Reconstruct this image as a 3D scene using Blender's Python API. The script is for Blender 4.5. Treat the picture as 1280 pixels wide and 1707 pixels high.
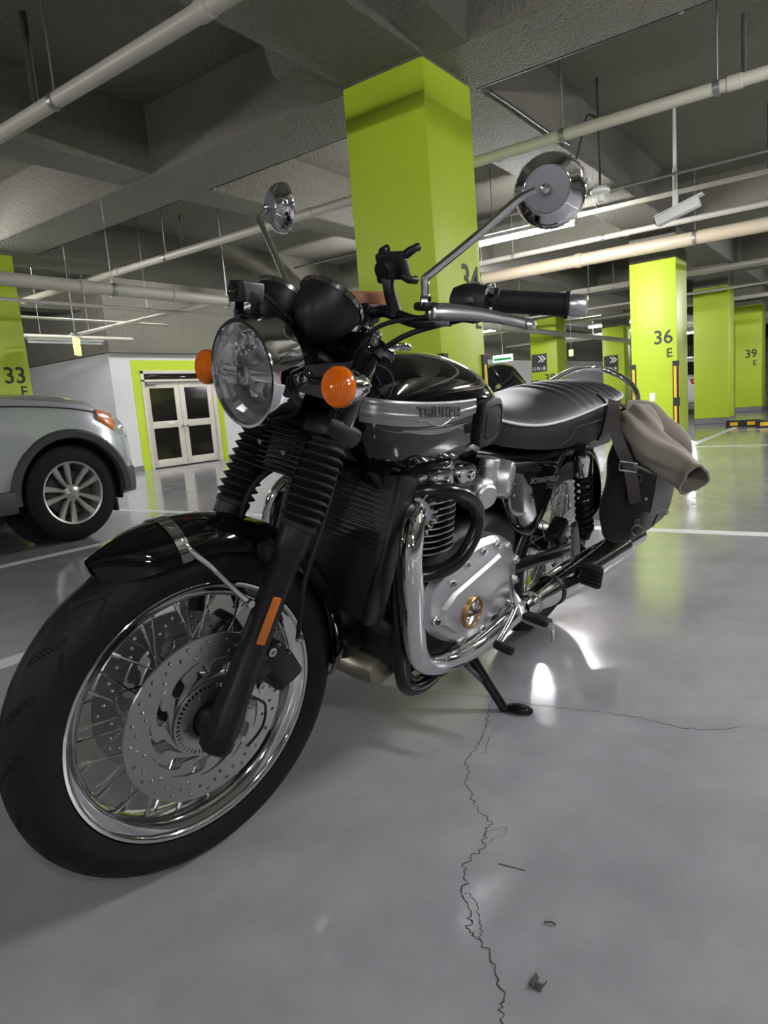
import bpy, bmesh, math, random
import numpy as np
from math import sin, cos, pi, radians, sqrt, atan2, hypot
from mathutils import Vector, Matrix, geometry, noise

for o in list(bpy.data.objects):
    bpy.data.objects.remove(o, do_unlink=True)
scene = bpy.context.scene
COL = scene.collection
rnd = random.Random(7)

# ------------------------------------------------------------------ camera
FPX = 1150.0
CP, CR, CY = radians(-8.65), radians(-4.6), radians(36.32)
Fw = Vector((cos(CP)*cos(CY), cos(CP)*sin(CY), sin(CP)))
R0 = Vector((sin(CY), -cos(CY), 0)); U0 = R0.cross(Fw)
Rt = cos(CR)*R0 + sin(CR)*U0
Up = -sin(CR)*R0 + cos(CR)*U0
cam_data = bpy.data.cameras.new('camera')
cam = bpy.data.objects.new('camera', cam_data); COL.objects.link(cam)
mw = Matrix.Identity(4)
for i, a in enumerate((Rt, Up, -Fw)):
    for j in range(3): mw[j][i] = a[j]
mw.translation = (0, 0, 0.814)
cam.matrix_world = mw
cam_data.sensor_fit = 'HORIZONTAL'; cam_data.sensor_width = 36.0
cam_data.lens = FPX/1280*36.0
cam_data.clip_start = 0.02; cam_data.clip_end = 200
scene.camera = cam

# ------------------------------------------------------------------ world + exposure
world = bpy.data.worlds.new('world'); scene.world = world
world.use_nodes = True
world.node_tree.nodes['Background'].inputs[0].default_value = (0.80, 0.86, 0.84, 1)
world.node_tree.nodes['Background'].inputs[1].default_value = 0.05
scene.view_settings.view_transform = 'Standard'
scene.view_settings.look = 'None'
scene.view_settings.gamma = 1.0
scene.view_settings.use_curve_mapping = False
scene.view_settings.exposure = 0.70
TUBE_POWER = 440.0
# lamps of the garage, with unseen ones added for fill light: (x, y start, y end, z); all run along y
LAMPS = [(7.73, 2.80, 3.95, 2.62), (20.5, 5.9, 7.1, 2.62), (28.3, 5.6, 6.8, 2.62), (14.6, 0.2, -1.0, 2.62),
         (7.73, -1.2, -2.4, 2.62), (3.1, -0.9, -2.1, 2.50), (-0.9, -1.6, -2.05, 2.40), (6.2, 9.0, 9.5, 3.34),
         (10.0, 5.7, 6.9, 2.62), (-3.4, -5.0, -6.2, 2.40), (22, -3, -4.2, 2.62), (2.6, 8.2, 9.4, 2.62), (9.2, 9.0, 9.6, 3.34), (17.6, 8.3, 9.5, 2.62),
         (-5.6, -0.6, -1.4, 2.50), (-5.6, 3.4, 4.2, 2.50), (-2.2, 7.0, 8.2, 2.50)]

# ------------------------------------------------------------------ materials
def lin(c):
    c = c/255.0
    return c/12.92 if c <= 0.04045 else ((c+0.055)/1.055)**2.4
def rgb(r, g, b): return (lin(r), lin(g), lin(b), 1.0)
MATS = {}
def mat(name, col, rough=0.5, metal=0.0, spec=0.5, coat=0.0, coat_rough=0.05, noise_amt=0.0, noise_scale=8.0,
        bump=0.0, bump_scale=200.0, bump_dist=0.002, emit=0.0, trans=0.0, ior=1.45, rough_var=0.0, coords='Object', sheen=0.0, detail=4.0):
    if name in MATS: return MATS[name]
    m = bpy.data.materials.new(name); m.use_nodes = True
    nt = m.node_tree; b = nt.nodes['Principled BSDF']
    if len(col) == 3: col = (*col, 1.0)
    b.inputs['Base Color'].default_value = col
    b.inputs['Roughness'].default_value = rough
    b.inputs['Metallic'].default_value = metal
    b.inputs['Specular IOR Level'].default_value = spec
    b.inputs['IOR'].default_value = ior
    b.inputs['Coat Weight'].default_value = coat
    b.inputs['Coat Roughness'].default_value = coat_rough
    b.inputs['Transmission Weight'].default_value = trans
    b.inputs['Sheen Weight'].default_value = sheen
    if emit:
        b.inputs['Emission Color'].default_value = col
        b.inputs['Emission Strength'].default_value = emit
    tc = None
    if noise_amt or bump or rough_var:
        tc = nt.nodes.new('ShaderNodeTexCoord')
    if noise_amt:
        n = nt.nodes.new('ShaderNodeTexNoise'); n.inputs['Scale'].default_value = noise_scale; n.inputs['Detail'].default_value = detail
        nt.links.new(tc.outputs[coords], n.inputs['Vector'])
        mx = nt.nodes.new('ShaderNodeMix'); mx.data_type = 'RGBA'
        mx.inputs[6].default_value = tuple(max(0, c*(1-noise_amt)) for c in col[:3]) + (1,)
        mx.inputs[7].default_value = tuple(min(1, c*(1+noise_amt)) for c in col[:3]) + (1,)
        nt.links.new(n.outputs['Fac'], mx.inputs[0]); nt.links.new(mx.outputs[2], b.inputs['Base Color'])
    if rough_var:
        n2 = nt.nodes.new('ShaderNodeTexNoise'); n2.inputs['Scale'].default_value = noise_scale*0.7; n2.inputs['Detail'].default_value = 6
        nt.links.new(tc.outputs[coords], n2.inputs['Vector'])
        mr = nt.nodes.new('ShaderNodeMapRange')
        mr.inputs[1].default_value = 0.3; mr.inputs[2].default_value = 0.7
        mr.inputs[3].default_value = max(0.0, rough-rough_var); mr.inputs[4].default_value = rough+rough_var
        nt.links.new(n2.outputs['Fac'], mr.inputs[0]); nt.links.new(mr.outputs[0], b.inputs['Roughness'])
    if bump:
        n3 = nt.nodes.new('ShaderNodeTexNoise'); n3.inputs['Scale'].default_value = bump_scale; n3.inputs['Detail'].default_value = 3
        nt.links.new(tc.outputs[coords], n3.inputs['Vector'])
        bp = nt.nodes.new('ShaderNodeBump'); bp.inputs['Strength'].default_value = bump; bp.inputs['Distance'].default_value = bump_dist
        nt.links.new(n3.outputs['Fac'], bp.inputs['Height']); nt.links.new(bp.outputs['Normal'], b.inputs['Normal'])
    MATS[name] = m
    return m

M_GLOSS = mat('gloss_black_paint', (0.003, 0.003, 0.0035), 0.05, spec=0.3, coat=0.7, coat_rough=0.02)
M_SATIN = mat('satin_black_metal', (0.007, 0.007, 0.0075), 0.42, spec=0.28, bump=0.05, bump_scale=600)
M_FRAME = mat('black_frame_paint', (0.006, 0.006, 0.0065), 0.22, spec=0.4)
M_RUBBER = mat('black_rubber', (0.007, 0.007, 0.0075), 0.6, spec=0.28, noise_amt=0.25, noise_scale=30)
M_TYRE = mat('tyre_rubber', (0.006, 0.006, 0.0065), 0.6, spec=0.25, noise_amt=0.3, noise_scale=18, bump=0.15, bump_scale=350, bump_dist=0.001)
M_PLASTIC = mat('black_plastic', (0.007, 0.007, 0.0075), 0.42, spec=0.3)
M_CHROME = mat('chrome', (0.82, 0.82, 0.83), 0.06, metal=1.0)
M_CHROMED = mat('worn_chrome', (0.62, 0.62, 0.62), 0.14, metal=1.0, rough_var=0.05, noise_scale=20)
M_ALU = mat('brushed_aluminium', (0.60, 0.60, 0.61), 0.33, metal=1.0, noise_amt=0.06, noise_scale=12, rough_var=0.06)
M_CAST = mat('cast_aluminium', (0.55, 0.55, 0.55), 0.42, metal=1.0, bump=0.15, bump_scale=500)
M_STEEL = mat('steel_disc', (0.46, 0.45, 0.43), 0.36, metal=1.0, noise_amt=0.08, noise_scale=25)
M_STEELD = mat('dark_steel', (0.10, 0.10, 0.10), 0.45, metal=0.8)
M_SILVERP = mat('silver_paint', rgb(118, 118, 116), 0.34, metal=0.5, coat=0.4)
M_GOLD = mat('brass', rgb(160, 128, 78), 0.35, metal=0.9)
M_LEATHER = mat('seat_vinyl', rgb(34, 34, 37), 0.50, spec=0.32, bump=0.25, bump_scale=420, bump_dist=0.001)
M_PIPING = mat('white_piping', rgb(200, 200, 202), 0.5)
M_AMBER = mat('amber_lens', rgb(245, 118, 4), 0.12, coat=0.6, trans=0.35, ior=1.4)
M_AMBERD = mat('amber_reflector', rgb(158, 84, 14), 0.4, spec=0.4, bump=0.3, bump_scale=260)
M_GLASS = mat('clear_glass', (0.97, 0.98, 0.98), 0.0, trans=1.0, ior=1.22)
M_REFLECT = mat('lamp_reflector', (0.95, 0.95, 0.96), 0.12, metal=0.85)
M_CANVAS = mat('dark_waxed_canvas', rgb(25, 23, 21), 0.72, spec=0.3, noise_amt=0.2, noise_scale=14, bump=0.35, bump_scale=300, sheen=0.1)
M_CLOTH = mat('taupe_canvas', rgb(124, 117, 105), 0.78, noise_amt=0.10, noise_scale=9, bump=0.3, bump_scale=420, sheen=0.2)
M_STRAP = mat('strap_leather', rgb(48, 43, 40), 0.5, spec=0.35, bump=0.15, bump_scale=300)
M_COPPER = mat('brown_leather_cap', rgb(150, 100, 72), 0.45, noise_amt=0.12, noise_scale=30)
M_RED = mat('red_plastic', rgb(150, 20, 18), 0.3)

# ------------------------------------------------------------------ mesh helpers
def link(o, parent=None):
    COL.objects.link(o)
    if parent is not None: o.parent = parent
    return o
def mesh_data(name, verts, faces, m=None, smooth=True, angle=38):
    me = bpy.data.meshes.new(name)
    me.from_pydata([tuple(v) for v in verts], [], [tuple(f) for f in faces])
    me.validate(clean_customdata=False)
    bm = bmesh.new(); bm.from_mesh(me)
    bmesh.ops.recalc_face_normals(bm, faces=bm.faces)
    bm.to_mesh(me); bm.free()
    if smooth:
        me.polygons.foreach_set('use_smooth', [True]*len(me.polygons))
        me.set_sharp_from_angle(angle=radians(angle))
    if m is not None: me.materials.append(m)
    return me
def obj(name, vf, m, parent=None, steer=False, smooth=True, angle=38):
    v, f = vf
    if steer: v = [STM @ Vector(p) for p in v]
    return link(bpy.data.objects.new(name, mesh_data(name, v, f, m, smooth, angle)), parent)
def inst(name, me, parent, mx):
    o = link(bpy.data.objects.new(name, me), parent); o.matrix_local = mx; return o
def thing(name, label, cat, loc=(0, 0, 0), group=None, mx=None):
    o = bpy.data.objects.new(name, None); COL.objects.link(o); o.empty_display_size = 0.1
    if mx is not None: o.matrix_world = mx
    else: o.location = loc
    return tag(o, label, cat, group)
def tag(o, label, cat, group=None):
    o['label'] = label; o['category'] = cat
    if group: o['group'] = group
    return o
def struct(o):
    o['kind'] = 'structure'; return o
def join(*vfs):
    V, F = [], []
    for v, f in vfs:
        n = len(V); V += [Vector(p) for p in v]; F += [tuple(i+n for i in q) for q in f]
    return V, F
def xf(vf, mx): return [mx @ Vector(p) for p in vf[0]], vf[1]
def frame(ax, up=(0, 0, 1)):
    ax = Vector(ax).normalized(); up = Vector(up)
    u = up - ax*up.dot(ax)
    if u.length < 1e-4:
        up = Vector((1, 0, 0)); u = up - ax*up.dot(ax)
    u.normalize(); return ax, u, ax.cross(u)
def lathe(prof, o, ax, n=32, up=(0, 0, 1), a0=0.0, a1=2*pi, caps=False):
    """prof: (radius, distance along axis)"""
    A, U, W = frame(ax, up); o = Vector(o); V, F = [], []
    full = abs(a1-a0-2*pi) < 1e-6; nn = n if full else n+1
    for r, h in prof:
        for i in range(nn):
            t = a0+(a1-a0)*i/n
            V.append(o + A*h + U*(r*cos(t)) + W*(r*sin(t)))
    for k in range(len(prof)-1):
        for i in range(n):
            j = (i+1) % nn
            F.append((k*nn+i, k*nn+j, (k+1)*nn+j, (k+1)*nn+i))
    if full and caps:
        for k, rev in ((0, True), (len(prof)-1, False)):
            if prof[k][0] > 1e-5 and (prof[0] != prof[-1]):
                c = [k*nn+i for i in range(nn)]; F.append(tuple(reversed(c)) if rev else tuple(c))
    return V, F
def spline(pts, sub=6, closed=False):
    P = [Vector(p) for p in pts]; n = len(P)
    if n < 3 and not closed:
        return P
    out = []
    rng = range(n if closed else n-1)
    for i in rng:
        if closed: p0, p1, p2, p3 = P[(i-1) % n], P[i], P[(i+1) % n], P[(i+2) % n]
        else: p0, p1, p2, p3 = P[max(i-1, 0)], P[i], P[i+1], P[min(i+2, n-1)]
        for s in range(sub):
            t = s/sub
            out.append(0.5*((2*p1)+(p2-p0)*t+(2*p0-5*p1+4*p2-p3)*t*t+(3*p1-p0-3*p2+p3)*t**3))
    if not closed: out.append(P[-1])
    return out
def tube(pts, r, n=12, sub=6, closed=False, flat=1.0, up0=None):
    """round (or flattened) tube along a smooth path; r is a number or one per given point"""
    Q = spline(pts, sub, closed) if sub > 1 else [Vector(p) for p in pts]
    m = len(Q)
    if isinstance(r, (int, float)): R = [r]*m
    else:
        R = []
        for i in range(m):
            s = i/max(1, m-1)*(len(r)-1); k = min(int(s), len(r)-2); R.append(r[k]+(r[k+1]-r[k])*(s-k))
    V, F = [], []; u = None
    for i in range(m):
        if closed: d = (Q[(i+1) % m]-Q[i-1])
        else: d = Q[min(i+1, m-1)]-Q[max(i-1, 0)]
        if d.length < 1e-9: d = Vector((0, 0, 1))
        d.normalize()
        if u is None: _, u, _ = frame(d, up0 or (0.13, 0.21, 0.97))
        u = (u-d*u.dot(d)).normalized(); w = d.cross(u)
        for k in range(n):
            t = 2*pi*k/n; V.append(Q[i]+u*(R[i]*cos(t))+w*(R[i]*flat*sin(t)))
    for i in range(m if closed else m-1):
        a, b = i*n, ((i+1) % m)*n
        for k in range(n):
            F.append((a+k, a+(k+1) % n, b+(k+1) % n, b+k))
    if not closed:
        F.append(tuple(range(n-1, -1, -1))); F.append(tuple((m-1)*n+k for k in range(n)))
    return V, F
def loft(rings, cap0=True, cap1=True, closed=True):
    n = len(rings[0]); V = [Vector(p) for r in rings for p in r]; F = []
    for k in range(len(rings)-1):
        for i in range(n if closed else n-1):
            j = (i+1) % n; F.append((k*n+i, k*n+j, (k+1)*n+j, (k+1)*n+i))
    if cap0: F.append(tuple(range(n-1, -1, -1)))
    if cap1: F.append(tuple((len(rings)-1)*n+i for i in range(n)))
    return V, F
def box(c, s, bev=0.0, mx=None, seg=2):
    bm = bmesh.new(); bmesh.ops.create_cube(bm, size=1.0)
    for v in bm.verts: v.co = Vector((v.co.x*s[0], v.co.y*s[1], v.co.z*s[2]))
    if bev: bmesh.ops.bevel(bm, geom=list(bm.edges), offset=bev, segments=seg, affect='EDGES', profile=0.5, clamp_overlap=True)
    bm.verts.index_update()
    V = [v.co.copy() for v in bm.verts]; F = [tuple(v.index for v in f.verts) for f in bm.faces]; bm.free()
    c = Vector(c); V = [(mx @ v if mx else v)+c for v in V]
    return V, F
def rot(ax, deg): return Matrix.Rotation(radians(deg), 3, ax)
def sheet(grid, th=0.0, closed_u=False):
    """grid[i][j] of points -> quad sheet; th gives it thickness along its normals"""
    nu, nv = len(grid), len(grid[0]); V = [Vector(p) for r in grid for p in r]; F = []
    for i in range(nu-1 if not closed_u else nu):
        for j in range(nv-1):
            a = i*nv+j; b = ((i+1) % nu)*nv+j; F.append((a, b, b+1, a+1))
    if th:
        me = bpy.data.meshes.new('t'); me.from_pydata([tuple(v) for v in V], [], F); me.update()
        N = [Vector(v.normal) for v in me.vertices]; bpy.data.meshes.remove(me)
        n = len(V); V = V+[V[i]-N[i]*th for i in range(n)]
        edge = {}
        for f in F:
            for k in range(4):
                e = (f[k], f[(k+1) % 4]); edge[e] = 1
        side = [e for e in edge if (e[1], e[0]) not in edge]
        F = F+[tuple(i+n for i in reversed(f)) for f in F]+[(e[1], e[0], e[0]+n, e[1]+n) for e in side]
    return V, F
def inpoly(p, L):
    x, y = p; c = False; n = len(L); j = n-1
    for i in range(n):
        xi, yi = L[i]; xj, yj = L[j]
        if (yi > y) != (yj > y) and x < (xj-xi)*(y-yi)/(yj-yi)+xi: c = not c
        j = i
    return c
def plate(outer, holes, th, o, ax, up, bev=0.0):
    """flat plate with real holes; outer and holes are 2D loops in the (u, w) plane of frame(ax, up)"""
    A, U, W = frame(ax, up); o = Vector(o); pts, edges = [], []
    for L in [outer]+holes:
        s = len(pts); pts += [Vector(p) for p in L]; edges += [(s+i, s+(i+1) % len(L)) for i in range(len(L))]
    r = geometry.delaunay_2d_cdt(pts, edges, [], 0, 1e-7)
    vs, fs = r[0], r[2]; keep = []
    bb = [(min(p[0] for p in h), max(p[0] for p in h), min(p[1] for p in h), max(p[1] for p in h)) for h in holes]
    for f in fs:
        c = ((vs[f[0]][0]+vs[f[1]][0]+vs[f[2]][0])/3, (vs[f[0]][1]+vs[f[1]][1]+vs[f[2]][1])/3)
        if not inpoly(c, outer): continue
        if any(b[0] < c[0] < b[1] and b[2] < c[1] < b[3] and inpoly(c, h) for b, h in zip(bb, holes)): continue
        keep.append(tuple(f))
    n = len(vs); V = [o+U*v[0]+W*v[1]+A*(th/2) for v in vs]+[o+U*v[0]+W*v[1]-A*(th/2) for v in vs]
    ed = set()
    for f in keep:
        for k in range(3): ed.add((f[k], f[(k+1) % 3]))
    F = list(keep)+[tuple(i+n for i in reversed(f)) for f in keep]
    F += [(e[1], e[0], e[0]+n, e[1]+n) for e in ed if (e[1], e[0]) not in ed]
    return V, F
def circle2(r, n, c=(0, 0), ph=0.0): return [(c[0]+r*cos(ph+2*pi*i/n), c[1]+r*sin(ph+2*pi*i/n)) for i in range(n)]
def interp(x, tab):
    """smooth (Catmull-Rom like) interpolation in a table of (x, value...) rows with rising x"""
    xs = [t[0] for t in tab]
    if x <= xs[0]: return tab[0][1:]
    if x >= xs[-1]: return tab[-1][1:]
    k = max(i for i in range(len(xs)-1) if xs[i] <= x); h = xs[k+1]-xs[k]; t = (x-xs[k])/h; out = []
    for c in range(1, len(tab[0])):
        p = [r[c] for r in tab]
        m0 = (p[k+1]-p[k-1])/(xs[k+1]-xs[k-1]) if k > 0 else (p[1]-p[0])/(xs[1]-xs[0])
        m1 = (p[k+2]-p[k])/(xs[k+2]-xs[k]) if k+2 < len(xs) else (p[k+1]-p[k])/h
        out.append((2*t**3-3*t*t+1)*p[k]+(t**3-2*t*t+t)*h*m0+(-2*t**3+3*t*t)*p[k+1]+(t**3-t*t)*h*m1)
    return out
FONT_TMP = {}
def text_vf(s, size, depth=0.0, bold=0.0, align='CENTER', spacing=1.0, shear=0.0, res=3):
    cu = bpy.data.curves.new('t', 'FONT'); cu.body = s; cu.size = size; cu.align_x = align; cu.extrude = depth/2
    cu.offset = bold; cu.space_character = spacing; cu.resolution_u = res; cu.shear = shear
    o = bpy.data.objects.new('t', cu); COL.objects.link(o)
    dg = bpy.context.evaluated_depsgraph_get(); dg.update()
    me = bpy.data.meshes.new_from_object(o.evaluated_get(dg))
    V = [v.co.copy() for v in me.vertices]; F = [tuple(p.vertices) for p in me.polygons]
    bpy.data.objects.remove(o); bpy.data.curves.remove(cu); bpy.data.meshes.remove(me)
    return V, F
def boolean_cut(o, cutters):
    """cut solids out of a mesh object, then drop the cutters"""
    for c in cutters:
        md = o.modifiers.new('b', 'BOOLEAN'); md.object = c; md.operation = 'DIFFERENCE'; md.solver = 'EXACT'
    dg = bpy.context.evaluated_depsgraph_get(); dg.update()
    me = bpy.data.meshes.new_from_object(o.evaluated_get(dg))
    o.modifiers.clear(); o.data = me
    me.polygons.foreach_set('use_smooth', [True]*len(me.polygons)); me.set_sharp_from_angle(angle=radians(30))
    for c in cutters: bpy.data.objects.remove(c)
    return o
# ------------------------------------------------------------------ garage shell
def floor_mat():
    m = bpy.data.materials.new('epoxy_floor'); m.use_nodes = True; nt = m.node_tree; b = nt.nodes['Principled BSDF']
    tc = nt.nodes.new('ShaderNodeTexCoord')
    def nz(scale, det, rough=0.55):
        n = nt.nodes.new('ShaderNodeTexNoise'); n.inputs['Scale'].default_value = scale; n.inputs['Detail'].default_value = det
        n.inputs['Roughness'].default_value = rough; nt.links.new(tc.outputs['Object'], n.inputs['Vector']); return n
    a, s, f = nz(0.9, 5), nz(4.5, 6, 0.65), nz(160, 2)
    def ramp(n, stops):
        r = nt.nodes.new('ShaderNodeValToRGB'); el = r.color_ramp.elements
        el[0].position, el[0].color = stops[0]; el[1].position, el[1].color = stops[-1]
        for p, c in stops[1:-1]:
            e = el.new(p); e.color = c
        nt.links.new(n.outputs['Fac'], r.inputs[0]); return r
    r1 = ramp(a, [(0.3, rgb(130, 131, 134)), (0.55, rgb(144, 144, 147)), (0.75, rgb(153, 153, 154))])
    r2 = ramp(s, [(0.35, (0.86, 0.86, 0.86, 1)), (0.6, (1, 1, 1, 1)), (0.8, (1.04, 1.04, 1.04, 1))])
    mx = nt.nodes.new('ShaderNodeMix'); mx.data_type = 'RGBA'; mx.blend_type = 'MULTIPLY'; mx.inputs[0].default_value = 1.0
    nt.links.new(r1.outputs[0], mx.inputs[6]); nt.links.new(r2.outputs[0], mx.inputs[7]); nt.links.new(mx.outputs[2], b.inputs['Base Color'])
    mr = nt.nodes.new('ShaderNodeMapRange'); mr.inputs[1].default_value = 0.3; mr.inputs[2].default_value = 0.7
    mr.inputs[3].default_value = 0.08; mr.inputs[4].default_value = 0.19
    nt.links.new(s.outputs['Fac'], mr.inputs[0]); nt.links.new(mr.outputs[0], b.inputs['Roughness'])
    bp = nt.nodes.new('ShaderNodeBump'); bp.inputs['Strength'].default_value = 0.03; bp.inputs['Distance'].default_value = 0.001
    nt.links.new(f.outputs['Fac'], bp.inputs['Height']); nt.links.new(bp.outputs['Normal'], b.inputs['Normal'])
    b.inputs['Specular IOR Level'].default_value = 0.5
    return m
M_FLOOR = floor_mat()
M_CONC = mat('sprayed_concrete', rgb(112, 111, 99), 0.95, noise_amt=0.20, noise_scale=30.0, bump=1.0, bump_scale=48, bump_dist=0.02)
M_LIME = mat('lime_paint', rgb(174, 199, 44), 0.45, noise_amt=0.05, noise_scale=2.5, bump=0.08, bump_scale=90, bump_dist=0.003)
M_GREYP = mat('grey_base_paint', rgb(112, 114, 114), 0.5, noise_amt=0.06)
M_WALL = mat('white_wall_paint', rgb(200, 202, 200), 0.7, noise_amt=0.04, noise_scale=1.5, bump=0.1, bump_scale=60, bump_dist=0.003)
M_WALLG = mat('grey_wall_paint', rgb(150, 152, 148), 0.75, noise_amt=0.06, noise_scale=1.5)
M_LINE = mat('white_line_paint', rgb(206, 208, 205), 0.4, noise_amt=0.06, noise_scale=9)
M_CRACK = mat('crack_dark', rgb(54, 52, 48), 0.9)
M_PIPE = mat('painted_pipe', rgb(176, 174, 160), 0.42, noise_amt=0.06, noise_scale=6)
M_PIPED = mat('dark_conduit', rgb(52, 52, 50), 0.6)
M_GALV = mat('galvanised_steel', rgb(150, 152, 150), 0.38, metal=0.8, noise_amt=0.1, noise_scale=25)
M_INK = mat('dark_grey_stencil_paint', rgb(56, 60, 44), 0.6)
M_SIGN = mat('dark_sign_board', rgb(46, 49, 52), 0.45)
M_WHITE = mat('white_plastic', rgb(225, 226, 224), 0.4)
M_YELLOW = mat('yellow_reflective', rgb(232, 190, 30), 0.4)
M_BLACKR = mat('black_guard_rubber', rgb(34, 34, 36), 0.6)
M_DOORP = mat('cream_door_paint', rgb(196, 192, 178), 0.45, noise_amt=0.03)
M_DARKGL = mat('dark_glass', rgb(28, 26, 22), 0.08, coat=0.5)
M_TUBE = mat('lit_fluorescent_tube', (0.985, 0.965, 1.0, 1), 0.4, emit=TUBE_POWER)
M_EXIT = mat('lit_exit_panel', rgb(226, 238, 150), 0.4, emit=0.55)
M_EXITG = mat('exit_green', rgb(20, 140, 70), 0.4, emit=0.25)

X0, X1, Y0, Y1, ZC = -12.0, 46.0, -13.0, 26.0, 3.43
floor = struct(obj('floor', box(((X0+X1)/2, (Y0+Y1)/2, -0.15), (X1-X0, Y1-Y0, 0.3)), M_FLOOR, smooth=False))
ceiling = struct(obj('ceiling', box(((X0+X1)/2, (Y0+Y1)/2, ZC+0.15), (X1-X0, Y1-Y0, 0.3)), M_CONC, smooth=False))
def beam(x0, x1, y0, y1, z=2.9):
    o = obj('beam', box(((x0+x1)/2, (y0+y1)/2, (z+ZC)/2), (x1-x0, y1-y0, ZC-z+0.02), 0.012, seg=1), M_CONC, ceiling, smooth=False)
    return o
for bx in (-2.6, 3.97, 10.30, 15.2, 20.0, 26.0, 32.0): beam(bx, bx+0.61, Y0, Y1)
for by in (-4.2, 2.30, 8.16, 14.2): beam(X0, X1, by, by+0.63, 2.902)
for by in (-1.0, 5.05, 11.5):                                  # slimmer cross beams of every bay
    beam(X0, X1, by, by+0.40, 2.905)
# haunches where the beams meet the near pillar
hv = [[(3.55, 2.05, 2.93), (3.55, 3.2, 2.93), (3.97, 3.2, 2.89), (3.97, 2.05, 2.89)],
      [(3.45, 2.0, 3.43), (3.45, 3.3, 3.43), (4.0, 3.3, 3.43), (4.0, 2.0, 3.43)]]
obj('haunch', loft(hv), M_CONC, ceiling, smooth=False)

wall_front = struct(obj('wall_back', box((X1+0.1, (Y0+Y1)/2, ZC/2), (0.2, Y1-Y0, ZC)), M_WALLG, smooth=False))
struct(obj('wall_behind', box((X0-0.1, (Y0+Y1)/2, ZC/2), (0.2, Y1-Y0, ZC)), M_WALLG, smooth=False))
struct(obj('wall_right', box(((X0+X1)/2, Y0-0.1, ZC/2), (X1-X0, 0.2, ZC)), M_WALLG, smooth=False))
struct(obj('wall_left', box(((X0+7.25)/2, Y1+0.1, ZC/2), (7.25-X0, 0.2, ZC)), M_WALLG, smooth=False))
# the stair core: white walls with the double door
WY = 11.0
core = struct(obj('wall_core_side', box((7.35, (WY+0.2+Y1)/2, 1.06), (0.2, Y1-WY-0.2, 2.12)), M_WALL, smooth=False))
DX0, DX1, DZ = 7.83, 9.55, 1.81
wl = join(box(((7.25+DX0)/2, WY+0.1, 1.06), (DX0-7.25, 0.2, 2.12)), box(((DX1+X1)/2, WY+0.1, 1.06), (X1-DX1, 0.2, 2.12)),
          box(((DX0+DX1)/2, WY+0.1, (DZ+2.12)/2), (DX1-DX0, 0.2, 2.12-DZ)))
core2 = struct(obj('wall_core_front', wl, M_WALL, smooth=False))
struct(obj('trim_1', join(box(((7.2+X1)/2, WY+0.05, 2.12+(ZC-2.12)/2), (X1-7.2, 0.32, ZC-2.12)),
                          box((7.33, (WY+Y1)/2, 2.12+(ZC-2.12)/2), (0.32, Y1-WY, ZC-2.12))), M_CONC, smooth=False))
struct(obj('baseboard_core', join(box(((7.25+7.66)/2, WY-0.006, 0.05), (0.42, 0.012, 0.10)), box(((9.70+X1)/2, WY-0.006, 0.05), (X1-9.70, 0.012, 0.10)),
                                  box((7.244, (WY+Y1)/2, 0.05), (0.012, Y1-WY, 0.10))), M_GREYP, smooth=False))
gr = join(box((7.745, WY-0.004, 1.0), (0.17, 0.008, 2.0)), box((9.625, WY-0.004, 1.0), (0.15, 0.008, 2.0)), box((8.69, WY-0.004, 1.905), (1.72, 0.008, 0.19)))
struct(obj('trim_2', gr, M_LIME, smooth=False))
door = struct(bpy.data.objects.new('door_1', None)); COL.objects.link(door); door.location = (8.69, WY, 0)
def dpart(name, c, s, m, parent=door, bev=0.004):
    return obj(name, box((c[0]-8.69, c[1], c[2]), s, bev), m, parent)
dpart('frame', (DX0+0.03, 0.03, 0.905), (0.06, 0.12, 1.81), M_DOORP); dpart('frame', (DX1-0.03, 0.03, 0.905), (0.06, 0.12, 1.81), M_DOORP)
dpart('frame', (8.69, 0.03, 1.78), (DX1-DX0, 0.12, 0.06), M_DOORP); dpart('frame', (8.69, 0.03, 1.625), (DX1-DX0, 0.12, 0.04), M_DOORP)
dpart('pane', (8.69, 0.05, 1.70), (DX1-DX0-0.12, 0.02, 0.12), M_DARKGL)
for i, (a, b) in enumerate(((7.90, 8.685), (8.695, 9.48))):
    lf = None
    w = b-a
    st = [((a+0.055, 0.05, 0.81), (0.11, 0.045, 1.58)), ((b-0.055, 0.05, 0.81), (0.11, 0.045, 1.58)), (((a+b)/2, 0.05, 1.545), (w-0.2202, 0.045, 0.11)),
          (((a+b)/2, 0.05, 0.81), (w-0.2202, 0.045, 0.13)), (((a+b)/2, 0.05, 0.09), (w-0.2202, 0.045, 0.14))]
    leaf = obj('door_leaf', join(*[box((c[0]-8.69, c[1], c[2]), s, 0.003) for c, s in st]), M_DOORP, door)
    for z0, z1 in ((0.16, 0.745), (0.875, 1.49)):
        obj('pane', box(((a+b)/2-8.69, 0.055, (z0+z1)/2), (w-0.21, 0.02, z1-z0)), M_DARKGL, leaf)
    hx = (b-0.05 if i == 0 else a+0.05)-8.69
    obj('door_knob', lathe([(0.0, 0.075), (0.025, 0.07), (0.03, 0.055), (0.02, 0.035), (0.012, 0.02), (0.012, 0), (0.028, 0.0), (0.028, -0.006)], (hx, 0.028, 0.75), (0, -1, 0), 16), M_CHROMED, leaf)
dpart('closer', (8.05, 0.01, 1.58), (0.22, 0.05, 0.05), M_GALV); dpart('notice', (8.42, 0.024, 0.835), (0.14, 0.004, 0.035), M_WHITE, bev=0)
obj('dark_room', box((0, 0.16, 0.9), (1.72, 0.02, 1.8)), M_BLACKR, door)

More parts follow.
